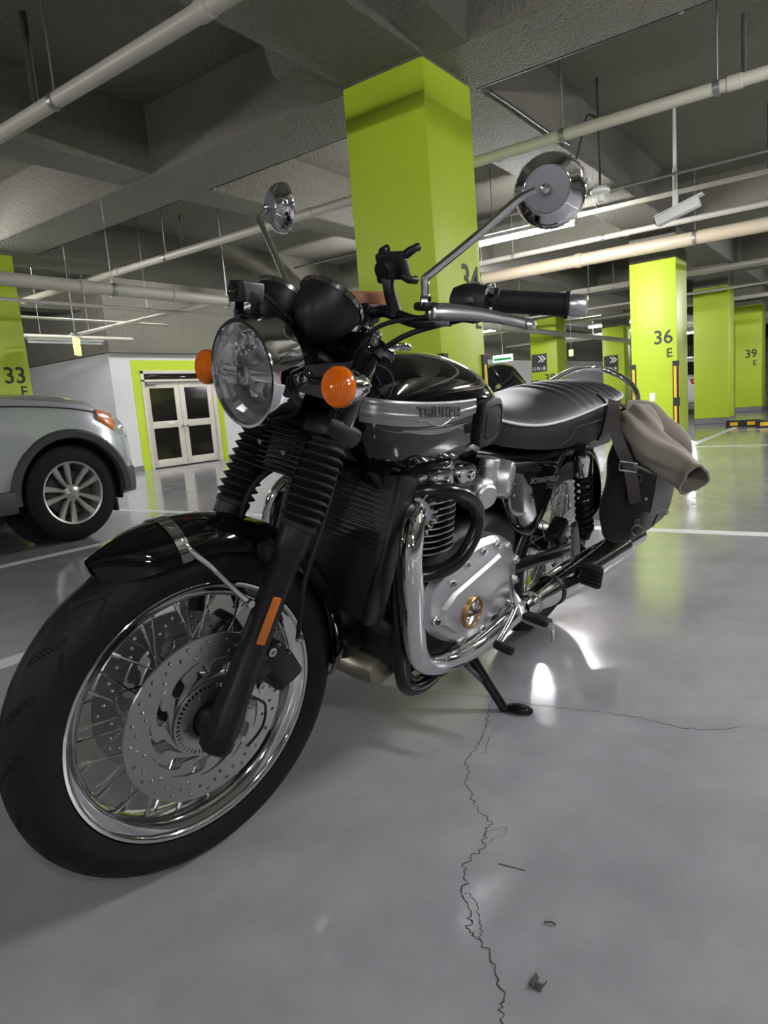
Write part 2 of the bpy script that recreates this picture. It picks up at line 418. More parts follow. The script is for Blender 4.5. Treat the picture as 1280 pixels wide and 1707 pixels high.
# ------------------------------------------------------------------ floor paint and cracks
def ribbon(pts, w, z=0.0012, jit=0.0, sub=1, seed=1):
    r = random.Random(seed); P = [Vector((p[0], p[1])) for p in pts]
    if sub > 1:
        Q = []
        for a, b in zip(P[:-1], P[1:]):
            L = (b-a).length; nrm = Vector((-(b-a).y, (b-a).x)); nrm.normalize()
            for i in range(sub):
                Q.append(a.lerp(b, i/sub)+nrm*(r.uniform(-1, 1)*jit*(1 if i else 0.3)))
        P = Q+[P[-1]]
    V, F = [], []
    for i, p in enumerate(P):
        d = P[min(i+1, len(P)-1)]-P[max(i-1, 0)]; n = Vector((-d.y, d.x)).normalized(); ww = w*(0.35+0.65*r.random()) if jit else w
        if jit and (i == 0 or i == len(P)-1): ww = w*0.15
        V += [(p.x+n.x*ww/2, p.y+n.y*ww/2, z), (p.x-n.x*ww/2, p.y-n.y*ww/2, z)]
    for i in range(len(P)-1): F.append((2*i, 2*i+1, 2*i+3, 2*i+2))
    return V, F
def pline(name, x0, x1, y0, y1): return obj(name, box(((x0+x1)/2, (y0+y1)/2, 0.0006), (x1-x0, y1-y0, 0.0014)), M_LINE, floor, smooth=False)
pline('parking_line', -1.2, 3.95, 4.51, 4.61); pline('parking_line', -1.2, 3.95, 2.54, 2.64)
pline('parking_line', 3.95, 4.05, -9, 2.25); pline('parking_line', 3.95, 4.05, 2.98, 8.1)
pline('parking_line', 9.35, 9.42, -8, 2.2); pline('parking_line', 9.42, 13.6, 2.0, 2.1); pline('parking_line', 12.2, 12.28, -8, 2.0)
pline('parking_line', -1.2, 3.95, -0.9, -0.8)
CR1 = [(0.60, 0.33), (0.706, 0.394), (0.738, 0.405), (0.782, 0.441), (0.816, 0.483), (0.825, 0.509), (0.854, 0.519), (0.888, 0.555), (0.919, 0.561), (0.956, 0.59), (1.01, 0.579), (1.051, 0.597), (1.083, 0.598), (1.113, 0.647), (1.165, 0.688), (1.19, 0.716), (1.224, 0.728), (1.267, 0.759), (1.32, 0.765), (1.369, 0.775), (1.45, 0.80), (1.52, 0.83), (1.60, 0.86)]
CR2 = [(1.60, 1.52), (1.617, 1.457), (1.658, 1.364), (1.648, 1.261), (1.59, 1.11), (1.558, 1.027), (1.598, 0.895), (1.612, 0.776), (1.619, 0.677), (1.641, 0.574), (1.653, 0.487), (1.643, 0.386), (1.654, 0.321), (1.708, 0.253)]
obj('crack', ribbon(CR1, 0.0034, 0.0005, 0.006, 7, 3), M_CRACK, floor, smooth=False)
obj('crack', ribbon(CR2, 0.0024, 0.0005, 0.006, 6, 5), M_CRACK, floor, smooth=False)
obj('crack', ribbon([(0.816, 0.483), (0.835, 0.492), (0.86, 0.508), (0.888, 0.535), (0.895, 0.552)], 0.002, 0.0005, 0.004, 6, 8), M_CRACK, floor, smooth=False)
obj('crack', ribbon([(1.06, 0.597), (1.085, 0.575), (1.09, 0.57), (1.07, 0.562), (1.045, 0.575), (1.02, 0.58)], 0.0016, 0.0005, 0.003, 6, 9), M_CRACK, floor, smooth=False)
obj('crack', ribbon([(1.30, 0.745), (1.34, 0.742), (1.40, 0.765), (1.46, 0.77)], 0.0018, 0.0005, 0.004, 6, 12), M_CRACK, floor, smooth=False)
obj('scuff_mark', ribbon([(0.986, 0.537), (0.992, 0.488)], 0.003, 0.0005), M_CRACK, floor, smooth=False)
lf = obj('leaf_scrap', sheet([[(0.772+0.022*i/4, 0.366+0.016*j/3, 0.0015+0.006*sin(i*1.3)*sin(j*1.1)**2+(0.006 if j == 3 else 0)) for j in range(4)] for i in range(5)], 0.0008), mat('dry_leaf', rgb(52, 50, 46), 0.8))
tag(lf, 'small dark crumpled scrap lying on the bare floor in the foreground', 'scrap')
tw = obj('twig_bit', tube([(0.893, 0.412, 0.003), (0.898, 0.402, 0.004), (0.897, 0.395, 0.003)], 0.0016, 6, 3), mat('twig', rgb(60, 56, 50), 0.8))
tag(tw, 'tiny dark twig bit on the floor right of the long crack', 'scrap')

# ------------------------------------------------------------------ pillars
def on_minus_x(vf, x, y, z):            # text readable on a face that looks towards -x
    return [Vector((x-v.z, y-v.x, z+v.y)) for v in vf[0]], vf[1]
def on_minus_y(vf, x, y, z):
    return [Vector((x+v.x, y-v.z, z+v.y)) for v in vf[0]], vf[1]
def guard(parent, cx, cy, qx, qy, h=1.10):
    """L shaped rubber corner guard with two yellow strips per leg; (qx,qy) points into the pillar"""
    w = 0.075
    a = box((cx+qx*w/2-qx*0.012, cy-qy*0.006, h/2+0.02), (w, 0.012, h), 0.003, seg=1)
    b = box((cx-qx*0.006, cy+qy*w/2-qy*0.012, h/2+0.02), (0.012, w, h), 0.003, seg=1)
    g = obj('corner_guard', join(a, b), M_BLACKR, parent)
    for z0, z1 in ((0.08, 0.50), (0.62, 1.05)):
        obj('yellow_strip', box((cx+qx*w/2-qx*0.008, cy-qy*0.013, (z0+z1)/2), (0.034, 0.003, z1-z0)), M_YELLOW, g)
        obj('yellow_strip', box((cx-qx*0.013, cy+qy*w/2-qy*0.008, (z0+z1)/2), (0.003, 0.034, z1-z0)), M_YELLOW, g)
def pillar(x0, y0, sx, sy, label, zg=2.5, base=True, num=None, face='x', right=0.02, gx=True, numz=1.37, guards=(), eoff=0.23):
    cx, cy = x0+sx/2, y0+sy/2
    t = thing('pillar', label, 'pillar', (cx, cy, 0), 'lime green concrete pillars')
    zb = 0.11 if base else 0.0
    def at(vf): return xf(vf, Matrix.Translation((-cx, -cy, 0)))
    obj('painted_shaft', at(box((cx, cy, (zb+zg)/2), (sx, sy, zg-zb), 0.012, seg=2)), M_LIME, t)
    if base: obj('base_band', at(box((cx, cy, zb/2), (sx+0.004, sy+0.004, zb), 0.01, seg=1)), M_GREYP, t)
    if zg < 2.89: obj('bare_head', at(box((cx, cy, (zg+2.9)/2), (sx, sy, 2.9-zg), 0.01, seg=1)), M_CONC, t)
    if num:
        a = text_vf(num, 0.262, 0.002, 0.004, 'RIGHT'); b = text_vf('E', 0.17, 0.002, 0.003, 'RIGHT')
        if face == 'x':
            obj('number', at(on_minus_x(a, x0-0.002, y0+right, numz)), M_INK, t, smooth=False); obj('letter', at(on_minus_x(b, x0-0.002, y0+right+0.01, numz-0.19)), M_INK, t, smooth=False)
        else:
            obj('number', at(on_minus_y(a, x0+sx-right, y0-0.002, numz)), M_INK, t, smooth=False); obj('letter', at(on_minus_y(b, x0+sx-right-0.01, y0-0.002, numz-eoff)), M_INK, t, smooth=False)
    g0 = []
    for q in guards:
        px, py = (x0 if q[0] == 0 else x0+sx), (y0 if q[1] == 0 else y0+sy)
        guard(t, px-cx, py-cy, 1 if q[0] == 0 else -1, 1 if q[1] == 0 else -1)
    return t
pillar(3.90, 2.31, 0.60, 0.62, 'big lime green pillar right behind the motorcycle, numbered 34', 2.88, True, '34', 'y', 0.022, numz=1.53, guards=((1, 0), (0, 0), (0, 1)))
p33 = pillar(3.70, 8.16, 0.62, 0.62, 'lime green pillar numbered 33 behind the silver car', 2.86, True, '33', 'y', 0.05, numz=1.42, eoff=0.155)
p36 = pillar(10.26, 2.34, 0.62, 0.62, 'lime green pillar numbered 36 with corner guards and a wall switch', 2.5, True, '36', 'x', 0.05, numz=1.37, guards=((0, 0), (0, 1)))
obj('switch_plate', box((-0.314, 0.03, 0.645), (0.008, 0.075, 0.115), 0.003), M_WHITE, p36)
pillar(14.25, 2.36, 0.60, 0.60, 'plain unnumbered lime green pillar just right of pillar 36', 2.5, True, None)
pillar(18.8, 2.40, 0.60, 0.58, 'lime green pillar numbered 39 behind the plain pillar', 2.5, True, '39', 'x', 0.10, numz=1.28, guards=((1, 0),))
pillar(22.6, 1.55, 0.60, 0.60, 'lime green pillar cut by the right edge of the picture', 2.5, True, None, guards=((0, 0), (0, 1)))
pa = pillar(15.30, 6.05, 0.60, 0.64, 'far lime green pillar with a direction board, seen above the seat front', 2.5, True, '38', 'x', 0.06, numz=1.07)
pb = pillar(19.80, 5.90, 0.60, 0.60, 'farthest lime green pillar with a direction board, seen above the seat back', 2.5, True, None)
pillar(15.30, 8.9, 0.60, 0.60, 'lime green pillar mostly hidden behind pillar 34', 2.5, True, None)
def chevron_board(px, y0, y1, z0, z1, label):
    t = thing('direction_sign', label, 'sign', (px-0.012, (y0+y1)/2, z0), 'dark direction boards')
    w, h = y1-y0, z1-z0
    obj('board', box((0, 0, h/2), (0.02, w, h), 0.003, seg=1), M_SIGN, t)
    V, F = [], []
    for k in (0, 1):
        s = 0.36*h; y = -0.04*w-k*0.52*s; zc = 0.72*h; tk = 0.32*s; x = -0.0125
        n = len(V)
        V += [(x, y+0.30*s, zc+s/2), (x, y+0.30*s-tk*0.9, zc+s/2), (x, y-0.25*s-tk*0.9, zc), (x, y+0.30*s-tk*0.9, zc-s/2), (x, y+0.30*s, zc-s/2), (x, y-0.25*s, zc)]
        F += [(n, n+1, n+2, n+5), (n+5, n+2, n+3, n+4)]
    obj('chevron', (V, F), M_WHITE, t, smooth=False)
    tx = text_vf('지하1층', 0.30*h*0.95, 0.001, 0.001*h, 'CENTER')
    ww = max(v.x for v in tx[0])-min(v.x for v in tx[0]); sc = 0.9*w/max(ww, 1e-4)
    tx = ([Vector((v.x*sc, v.y*min(1.2, max(0.8, sc)), v.z)) for v in tx[0]], tx[1])
    obj('lettering', on_minus_x(tx, -0.012, 0, 0.08*h), M_WHITE, t, smooth=False)
chevron_board(15.30, 6.30, 6.66, 1.32, 1.72, 'dark board with double arrow on the far pillar, seen above the seat front')
chevron_board(19.80, 6.08, 6.46, 1.28, 1.72, 'dark board with double arrow on the farthest pillar')

# ------------------------------------------------------------------ pipes and lamps under the ceiling
def pipe(label, pts, r, m=M_PIPE, rods=(), coup=(), name='ceiling_pipe', cat='pipe', rodr=0.006):
    P = [Vector(p) for p in pts]; c = P[0]
    t = thing(name, label, cat, c, 'pipes under the ceiling')
    L = [p-c for p in P]
    obj('run', tube(L, r, 16, 1), m, t)
    ax = (L[-1]-L[0]); ln = ax.length; ax.normalize()
    for s in rods:
        q = L[0]+ax*s
        rr = obj('hanger_rod', tube([q+Vector((0, 0, r*0.8)), q+Vector((0, 0, ZC-c.z))], rodr, 6, 1), M_GALV, t)
        obj('clamp', lathe([(r*1.12, -0.018), (r*1.16, -0.018), (r*1.16, 0.018), (r*1.12, 0.018)], q, ax, 14), M_GALV, rr)
    for s in coup:
        q = L[0]+ax*s
        obj('coupling', lathe([(r*1.0, -0.045), (r*1.14, -0.04), (r*1.14, 0.04), (r*1.0, 0.045)], q, ax, 16), m, t)
    return t
def riser(t, x, y, z, h, r=0.016): obj('riser', tube([(x, y, z), (x, y, z+h)], r, 8, 1), M_PIPED, t)
pA = pipe('pale pipe crossing the top left corner of the picture', [(2.36, 9.0, 2.62), (2.36, -9.0, 2.62)], 0.042, rods=(1.5, 5.25, 8.2, 11, 14), coup=(3.4, 6.5, 9.4))
riser(pA, 0, -5.05, 0.02, 0.5, 0.02)
pB = pipe('pale pipe passing behind the near pillar at head height of the lamps', [(5.08, 9.5, 2.61), (5.08, -9.0, 2.61)], 0.040, rods=(1.2, 3.1, 7.6, 8.6, 11), coup=(2.2, 5.2, 8.7))
riser(pB, 0, -3.4, 0.02, 0.35); riser(pB, 0, -8.75, 0.02, 0.35)
pipe('thick beige drain pipe running out of the right edge above pillar 36', [(9.79, 10.0, 2.60), (9.79, -9.0, 2.60)], 0.085, mat('beige_drain_pipe', rgb(184, 172, 148), 0.4), rods=(2, 5, 8, 11), coup=(3, 6.5, 9))
pipe('slim pale pipe just above the thick beige drain pipe', [(9.62, 10.0, 2.80), (9.62, -9.0, 2.80)], 0.036, rods=(1.4, 5.6, 6.9, 9), coup=(4.4, 7.2))
pipe('thin grey conduit high on the right side', [(6.70, 6.0, 2.60), (6.70, -8.0, 2.60)], 0.013, M_GALV, rods=(3.6, 6.0), rodr=0.004)
ct = thing('cable_tray', 'grey lamp rail hanging on rods on the right side', 'rail', (8.17, 4.2, 2.80))
obj('rail', box((0, -4.2, 0.0), (0.06, 8.4, 0.04), 0.004, seg=1), M_PIPE, ct)
for s in (-1.5, -3.2, -5.0): obj('hanger_rod', tube([(0, s, 0.02), (0, s, ZC-2.8)], 0.005, 6, 1), M_PIPED, ct)
pipe('thick white drain pipe crossing behind the silver car to the far pillars', [(-4.0, 5.86, 2.09), (24.0, 5.86, 2.09)], 0.056, rods=(4.2, 8.0, 9.4, 13, 17), coup=(6.6, 7.7, 8.7, 12.0, 16, 20))
for i, (x, z) in enumerate(((11.6, 2.45), (12.9, 2.6), (13.9, 2.4), (16.9, 2.5), (18.1, 2.62), (22.0, 2.5), (24.5, 2.6))):
    pipe(['slim pipe right beyond pillar 36', 'pale pipe between pillars 36 and the plain one', 'low pipe in front of the plain pillar', 'pipe behind the plain pillar', 'pipe in front of pillar 39', 'pipe beyond pillar 39', 'farthest slim ceiling pipe'][i],
         [(x, 10.5, z), (x, -10, z)], (0.03, 0.04, 0.025, 0.045, 0.03, 0.05, 0.05)[i], rods=(3, 6.5, 9.5), coup=(4, 8))
for i, (y, z, x1) in enumerate(((7.4, 2.22, 7.2), (9.2, 2.35, 7.2), (10.2, 2.25, 7.2))):
    pipe(['thin pale conduit above the silver car', 'thin pale conduit behind pillar 33', 'low conduit along the white core wall'][i], [(-4, y, z), (x1, y, z)], (0.02, 0.018, 0.03)[i], (M_PIPE, M_PIPE, M_PIPE)[i], rods=(9.5,) if i == 0 else ())
pipe('pale pipe left behind the headlamp', [(6.25, 10.6, 2.3), (6.25, 6.1, 2.3)], 0.028, coup=(2.1,))
wr = thing('ceiling_cable', 'thin black cable clipped along the edge of the big beam', 'cable', (4.60, 0, 2.905))
obj('run', tube([(0, 14-1.5*i, 0.004*(i % 2)) for i in range(19)], 0.011, 8, 4), M_PIPED, wr)
for i in range(14): obj('clip', box((0, 13-2.0*i, 0.0), (0.03, 0.02, 0.03), 0.003, seg=1), M_GALV, wr)
wr2 = thing('ceiling_cable', 'thin black cable clipped along the beam towards pillar 36', 'cable', (4.7, 2.26, 2.90))
obj('run', tube([(0, 0, 0), (0.4, 0, 0.004), (0.8, 0, 0), (1.1, 0, 0.0), (1.45, -0.02, 0)], 0.010, 8, 4), M_PIPED, wr2)
def lamp(x, ya, yb, z, label, lit=True):
    t = thing('ceiling_lamp', label, 'lamp', (x, (ya+yb)/2, z), 'fluorescent ceiling lamps')
    L = abs(yb-ya)
    obj('tube', tube([(0, -L/2, 0), (0, L/2, 0)], 0.020, 12, 1), M_TUBE if lit else M_WHITE, t)
    obj('fitting', box((0, 0, 0.055), (0.07, L+0.06, 0.05), 0.008), M_WHITE, t)
    for s in (-1, 1):
        obj('end_cap', box((0, s*(L/2+0.012), 0.012), (0.05, 0.025, 0.075), 0.005), M_WHITE, t)
        obj('hanger_rod', tube([(0, s*L*0.35, 0.08), (0, s*L*0.35, ZC-z)], 0.005, 6, 1), M_GALV, t)
LL = ['bright lit tube lamp right of the near pillar below the round mirror', 'small bright tube lamp seen just left of pillar 36', 'tiny far tube lamp between pillar 36 and the plain pillar',
      'lit tube lamp in the aisle right of the frame', 'lit tube lamp over the aisle right of the picture', 'lit tube lamp right of the camera', 'added fill tube lamp behind the camera on the right',
      'added fill tube lamp in the ceiling recess left of the door', 'added fill tube lamp hidden behind pillar 34', 'added fill tube lamp far behind the camera', 'far lit tube lamp in the right bay', 'added fill tube lamp over the bonnet of the silver car, left of the frame', 'added fill tube lamp in the ceiling recess over the door', 'added fill tube lamp hidden behind pillar 34 near the far wall', 'added fill tube lamp far behind the camera, nearest the right bay', 'added fill tube lamp far behind the camera in the middle bay', 'added fill tube lamp behind the silver car, out of the frame']
for (a, l) in zip(LAMPS, LL): lamp(*a, l)  # lamps labelled as fill are added out of view to brighten the scene
t = thing('ceiling_lamp', 'switched off white tube lamp left of the door', 'lamp', (6.1, 10.3, 2.18))
obj('tube', tube([(-0.6, 0, 0), (0.6, 0, 0)], 0.018, 12, 1), M_WHITE, t); obj('fitting', box((0, 0, 0.05), (1.24, 0.07, 0.05), 0.006), M_WHITE, t)
for s in (-1, 1): obj('hanger_rod', tube([(s*0.4, 0, 0.07), (s*0.4, 0, ZC-2.18)], 0.005, 6, 1), M_GALV, t)

# ------------------------------------------------------------------ camera, signs, small fixtures on the ceiling
cc = thing('security_camera', 'white security camera hanging from the ceiling on the right', 'camera', (7.25, 1.63, 2.40))
hs = obj('housing', box((0, 0, 0), (0.10, 0.40, 0.085), 0.012, mx=rot('X', -16)), M_WHITE, cc)
obj('sun_hood', box((0, -0.012, 0.054), (0.115, 0.44, 0.012), 0.004, mx=rot('X', -16)), M_WHITE, cc)
obj('lens', lathe([(0.0, 0.012), (0.03, 0.01), (0.032, 0.0), (0.032, -0.01)], (0, 0.194, -0.056), (0, 0.96, -0.276), 16), M_DARKGL, cc)
obj('bracket', join(box((0, 0.02, 0.10), (0.03, 0.05, 0.12), 0.006), lathe([(0.022, 0), (0.022, 0.26), (0.016, 0.28), (0.016, ZC-2.4-0.12)], (0, 0.02, 0.12), (0, 0, 1), 10)), M_WHITE, cc)
obj('base_plate', box((0, 0.02, ZC-2.4-0.02), (0.10, 0.26, 0.04), 0.008), M_GALV, cc)
sp = thing('ceiling_siren', 'small white mushroom shaped fixture hanging beside the round mirror', 'fixture', (6.35, 2.06, 2.50))
obj('cap', lathe([(0.0, 0.05), (0.06, 0.045), (0.085, 0.02), (0.08, 0.0), (0.03, -0.02), (0.025, -0.07), (0.0, -0.075)], (0, 0, 0), (0, 0, 1), 20), M_WHITE, sp)
obj('stem', tube([(0, 0, 0.04), (0, 0, ZC-2.5)], 0.009, 8, 1), M_PIPED, sp)
obj('wire', tube([(0.0, 0.0, 0.6), (0.02, 0.10, 0.66), (0.02, 0.17, 0.45), (0.01, 0.26, 0.22), (0, 0.36, 0.2)], 0.009, 8, 6), M_PIPED, sp)
ex = thing('exit_sign', 'small lit yellow green exit sign hanging left of the door', 'sign', (4.62, 7.60, 1.72))
XM = Matrix.Rotation(radians(-50), 4, 'Z')
obj('panel', xf(box((0, 0, 0.06), (0.04, 0.145, 0.20), 0.008), XM), M_EXIT, ex)
ar = [(-0.03, 0.012), (0.005, 0.012), (0.005, 0.035), (0.035, 0.0), (0.005, -0.035), (0.005, -0.012), (-0.03, -0.012)]
obj('arrow', xf(plate(ar, [], 0.002, (-0.0215, 0, 0.06), (-1, 0, 0), (0, -1, 0)), XM), M_EXITG, ex, smooth=False)
obj('hanger', xf(join(box((0, 0, 0.20), (0.05, 0.15, 0.03), 0.005), tube([(0, 0, 0.2), (0, 0, ZC-1.72)], 0.006, 6, 1)), XM), M_GALV, ex)
ge = thing('exit_sign', 'far green and white lit sign seen over the black car', 'sign', (14.9, 7.2, 1.66))
obj('panel', box((0, 0, 0.04), (0.04, 0.50, 0.16), 0.01), mat('lit_green_sign', rgb(190, 240, 210), 0.4, emit=0.9), ge)
obj('stripe', box((-0.022, 0, 0.02), (0.004, 0.44, 0.05), 0.0), M_EXITG, ge)
obj('hanger', tube([(0, 0, 0.11), (0, 0, ZC-1.66)], 0.006, 6, 1), M_GALV, ge)
ge = thing('exit_sign', 'tiny yellow lit sign hanging between the two far pillars', 'sign', (13.9, 5.2, 1.55))
obj('panel', box((0, 0, 0.04), (0.04, 0.09, 0.13), 0.006), M_EXIT, ge); obj('hanger', tube([(0, 0, 0.1), (0, 0, ZC-1.55)], 0.006, 6, 1), M_GALV, ge)
for i, (x, y, l) in enumerate(((13.1, 1.95, 'black wheel stop with yellow patch at the foot of pillar 39, left one'), (12.75, 1.45, 'black and yellow wheel stop cut by the right picture edge'))):
    w = thing('wheel_stop', l, 'wheel stop', (x, y, 0), 'wheel stops in the aisle')
    obj('block', loft([[(-0.09, s, 0), (0.09, s, 0), (0.055, s*0.98, 0.11), (-0.055, s*0.98, 0.11)] for s in (-0.26, 0.26)]), M_BLACKR, w, smooth=False)
    for s in (-0.13, 0.13): obj('yellow_patch', box((-0.078, s, 0.055), (0.004, 0.12, 0.06), 0.0, mx=rot('Y', 18)), M_YELLOW, w)
# ------------------------------------------------------------------ cars
def car_wheel(parent, c, r, side, rim_r, mrim, spokes=10, w=0.22, lugs=True):
    """side -1: outer face looks towards -y"""
    c = Vector(c); ax = (0, side, 0); h = w/2
    ty = obj('tyre', lathe([(rim_r*0.96, h*0.75), (rim_r*1.02, h*0.98), (r*0.86, h*1.02), (r*0.965, h*0.86), (r, h*0.5), (r, -h*0.5), (r*0.965, -h*0.86), (r*0.86, -h), (rim_r, -h*0.9)], c, ax, 48), M_TYRE, parent)
    obj('rim', lathe([(rim_r*1.0, h*0.9), (rim_r*0.985, h*0.95), (rim_r*0.93, h*0.9), (rim_r*0.90, h*0.3), (rim_r*0.86, -h*0.8), (rim_r*0.99, -h*0.85)], c, ax, 40), mrim, ty)
    obj('brake_drum', lathe([(0.0, h*0.2), (rim_r*0.72, h*0.18), (rim_r*0.72, 0.0)], c, ax, 28), M_STEELD, ty)
    A, U, W = frame(ax)
    hub = obj('hub', lathe([(0.0, h*0.86), (rim_r*0.10, h*0.85), (rim_r*0.13, h*0.78), (rim_r*0.26, h*0.7), (rim_r*0.27, h*0.35)], c, ax, 24), mrim, ty)
    for k in range(spokes):
        if spokes == 10: a = 2*pi*(k//2)/5+(0.235 if k % 2 else -0.235)+pi/2; a_in = 2*pi*(k//2)/5+(0.30 if k % 2 else -0.30)+pi/2
        else: a = a_in = 2*pi*k/spokes+pi/2
        rings = []
        for s in range(7):
            f = s/6; rad = rim_r*(0.20+0.75*f); aa = a_in+(a-a_in)*f*1.0
            hw = rim_r*(0.055+0.050*f); y = h*(0.74+0.14*f*f)
            u = U*cos(aa)+W*sin(aa); tvec = -U*sin(aa)+W*cos(aa)
            p = c+u*rad
            rings.append([p+tvec*hw+A*(y-0.012), p+tvec*hw*0.6+A*y, p-tvec*hw*0.6+A*y, p-tvec*hw+A*(y-0.012), p-tvec*hw*0.8+A*(y-0.04), p+tvec*hw*0.8+A*(y-0.04)])
        obj('rim_spoke', loft(rings), mrim, ty)
    if lugs:
        for k in range(5):
            a = 2*pi*(k+0.5)/5+pi/2; p = c+(U*cos(a)+W*sin(a))*rim_r*0.30+A*(h*0.66)
            obj('lug_nut', lathe([(0.0, 0.024), (0.009, 0.024), (0.011, 0.0)], p, ax, 6), M_STEELD, ty)
    return ty

M_SILVERCAR = mat('silver_car_paint', rgb(186, 190, 196), 0.25, metal=0.35, coat=1.0, coat_rough=0.04)
M_CLAD = mat('grey_plastic_cladding', rgb(58, 60, 64), 0.55)
M_CARGL = mat('car_glass', (0.012, 0.014, 0.016), 0.04, coat=0.5)
M_WHEEL = mat('silver_wheel', rgb(190, 190, 188), 0.3, metal=0.6)
M_LAMPC = mat('car_lamp_clear', (0.75, 0.77, 0.8), 0.06, metal=0.6)
M_BLACKCAR = mat('black_car_paint', (0.01, 0.01, 0.011), 0.1, coat=1.0)
M_WHITECAR = mat('white_car_paint', rgb(222, 224, 226), 0.25, coat=1.0)
M_ORANGE = mat('orange_marker', rgb(226, 112, 20), 0.2, coat=0.6)
M_REDL = mat('red_tail_lamp', rgb(170, 16, 30), 0.2, coat=0.6)

def car_body(T, tabx, zsec, paint, arches, r_arch, hood_only=False):
    """tabx rows: x, half width, z bottom, z shoulder, z top, crown; half section mirrored"""
    xs = [t[0] for t in tabx]; x = xs[0]; rings = []
    N = 46
    for i in range(N+1):
        x = xs[0]+(xs[-1]-xs[0])*i/N
        w, zb, zs, zt = interp(x, tabx)
        half = [(0.0, zb), (w*0.55, zb), (w*0.90, zb+0.01), (w*0.985, zb+0.10), (w*1.0, zb+(zs-zb)*0.40), (w*1.005, zb+(zs-zb)*0.62), (w*0.99, zb+(zs-zb)*0.84), (w*0.965, zs), (w*0.93, zs+(zt-zs)*0.42), (w*0.80, zs+(zt-zs)*0.72), (w*0.55, zs+(zt-zs)*0.90), (w*0.25, zs+(zt-zs)*0.98), (0.0, zt)]
        ring = [(x, y, z) for y, z in half]+[(x, -y, z) for y, z in reversed(half[1:-1])]
        rings.append(ring)
    b = obj('body', loft(rings), paint, T, angle=32)
    cut = []
    for ax in arches:
        for s in (-1, 1):
            cut.append(obj('cut', lathe([(r_arch, -0.26), (r_arch, 0.2)], (ax, s*(0.80), 0.37), (0, s, 0), 40, caps=True), None))
    for c in cut: c.matrix_world = T.matrix_world @ c.matrix_world
    bpy.context.view_layer.update()
    boolean_cut(b, cut)
    return b

# --- silver SUV: faces +x, its right flank is towards the motorcycle
T = thing('silver_car', 'silver sport utility car with grey wheel arch trim, parked at the left edge', 'car', mx=Matrix.Translation((2.786, 5.80, 0)))
bpy.context.view_layer.update()
suv = [(-3.62, 0.70, 0.62, 0.86, 0.98), (-3.5, 0.84, 0.42, 0.90, 1.03), (-3.1, 0.91, 0.34, 0.95, 1.06), (-2.4, 0.93, 0.33, 0.97, 1.08), (-1.2, 0.935, 0.33, 0.98, 1.12), (-0.6, 0.935, 0.33, 1.00, 1.16),
       (-0.2, 0.935, 0.32, 0.985, 1.145), (0.1, 0.93, 0.31, 0.955, 1.12), (0.30, 0.905, 0.29, 0.915, 1.08), (0.45, 0.86, 0.28, 0.86, 1.02), (0.58, 0.78, 0.29, 0.80, 0.94), (0.68, 0.66, 0.33, 0.74, 0.85), (0.74, 0.46, 0.40, 0.66, 0.76)]
body = car_body(T, suv, None, M_SILVERCAR, (0.0, -2.70), 0.425)
for s in (-1, 1):
    for ax_ in (0.0, -2.70):                                   # arch trim and dark liner
        rr = []
        for i in range(25):
            a = radians(-6+192*i/24)
            rr.append([(ax_+cos(a)*r_, s*y_, 0.37+sin(a)*r_*0.985) for r_, y_ in ((0.405, 0.90), (0.41, 0.948), (0.455, 0.952), (0.475, 0.938), (0.47, 0.90))])
        obj('arch_trim', loft(rr), M_CLAD, T)
        obj('arch_liner', lathe([(0.415, -0.30), (0.415, 0.0)], (ax_, s*0.90, 0.37), (0, s, 0), 30, a0=-pi*0.58, a1=pi*0.58), M_BLACKR, T)
        obj('arch_back', lathe([(0.0, 0), (0.42, 0)], (ax_, s*0.60, 0.37), (0, s, 0), 30), M_BLACKR, T)
    obj('sill_trim', box((-1.35, s*0.925, 0.36), (1.82, 0.06, 0.16), 0.02), M_CLAD, T)
    rows = []
    for i in range(13):                                         # lower bumper cladding wraps the corner
        x = 0.40+0.34*sin(pi/2*i/12); w, zb, zs, zt = interp(x, suv); y = w*1.006+0.006
        rows.append([(x+0.006, s*(y-0.004), 0.30), (x+0.012, s*y, 0.36), (x+0.012, s*y, 0.47), (x+0.006, s*(y-0.004), 0.50)])
    obj('bumper_trim', sheet(rows, 0.012), M_CLAD, T)
    lr = []
    for i in range(10):                                         # headlamp sweeps back along the wing
        x = 0.28+0.34*i/9; w, zb, zs, zt = interp(x, suv); k = sin(pi*(i+0.15)/10)
        lr.append([(x, s*(w*0.972+0.010), zs-0.02-0.05*k), (x+0.004, s*(w*0.968+0.016), zs+0.0), (x, s*(w*0.945+0.010), zs+(zt-zs)*0.30+0.012*k)])
    hl = obj('headlamp', sheet(lr, 0.012), M_LAMPC, T)
    lo = [[p for p in row] for row in lr[:5]]
    obj('side_marker', sheet([[Vector(p)+Vector((0, s*0.004, 0)) for p in row] for row in lo], 0.004), M_ORANGE, hl)
    # door shut lines
    dl = []
    for i in range(9):
        z = 0.44+0.56*i/8; x = -0.56+0.06*sin(pi*i/8)+(-0.05*i/8)
        w, zb, zs, zt = interp(x, suv); f = 1.0 if z < zs*0.8 else 0.985
        dl.append((x, s*(w*f+0.003), z))
    obj('door_gap', tube(dl, 0.004, 6, 3), M_BLACKR, T)
    obj('bonnet_gap', tube([(x, s*(interp(x, suv)[0]*0.955+0.002), interp(x, suv)[2]+(interp(x, suv)[3]-interp(x, suv)[2])*0.14+0.004) for x in (-0.60, -0.3, -0.05, 0.15, 0.30, 0.42)], 0.005, 6, 4), M_BLACKR, T)
    for ax_ in (0.0, -2.70): car_wheel(T, (ax_, s*0.80, 0.365), 0.365, s, 0.238, M_WHEEL)
    obj('door_mirror', box((-0.72, s*1.03, 1.16), (0.10, 0.20, 0.15), 0.04), M_SILVERCAR, T)
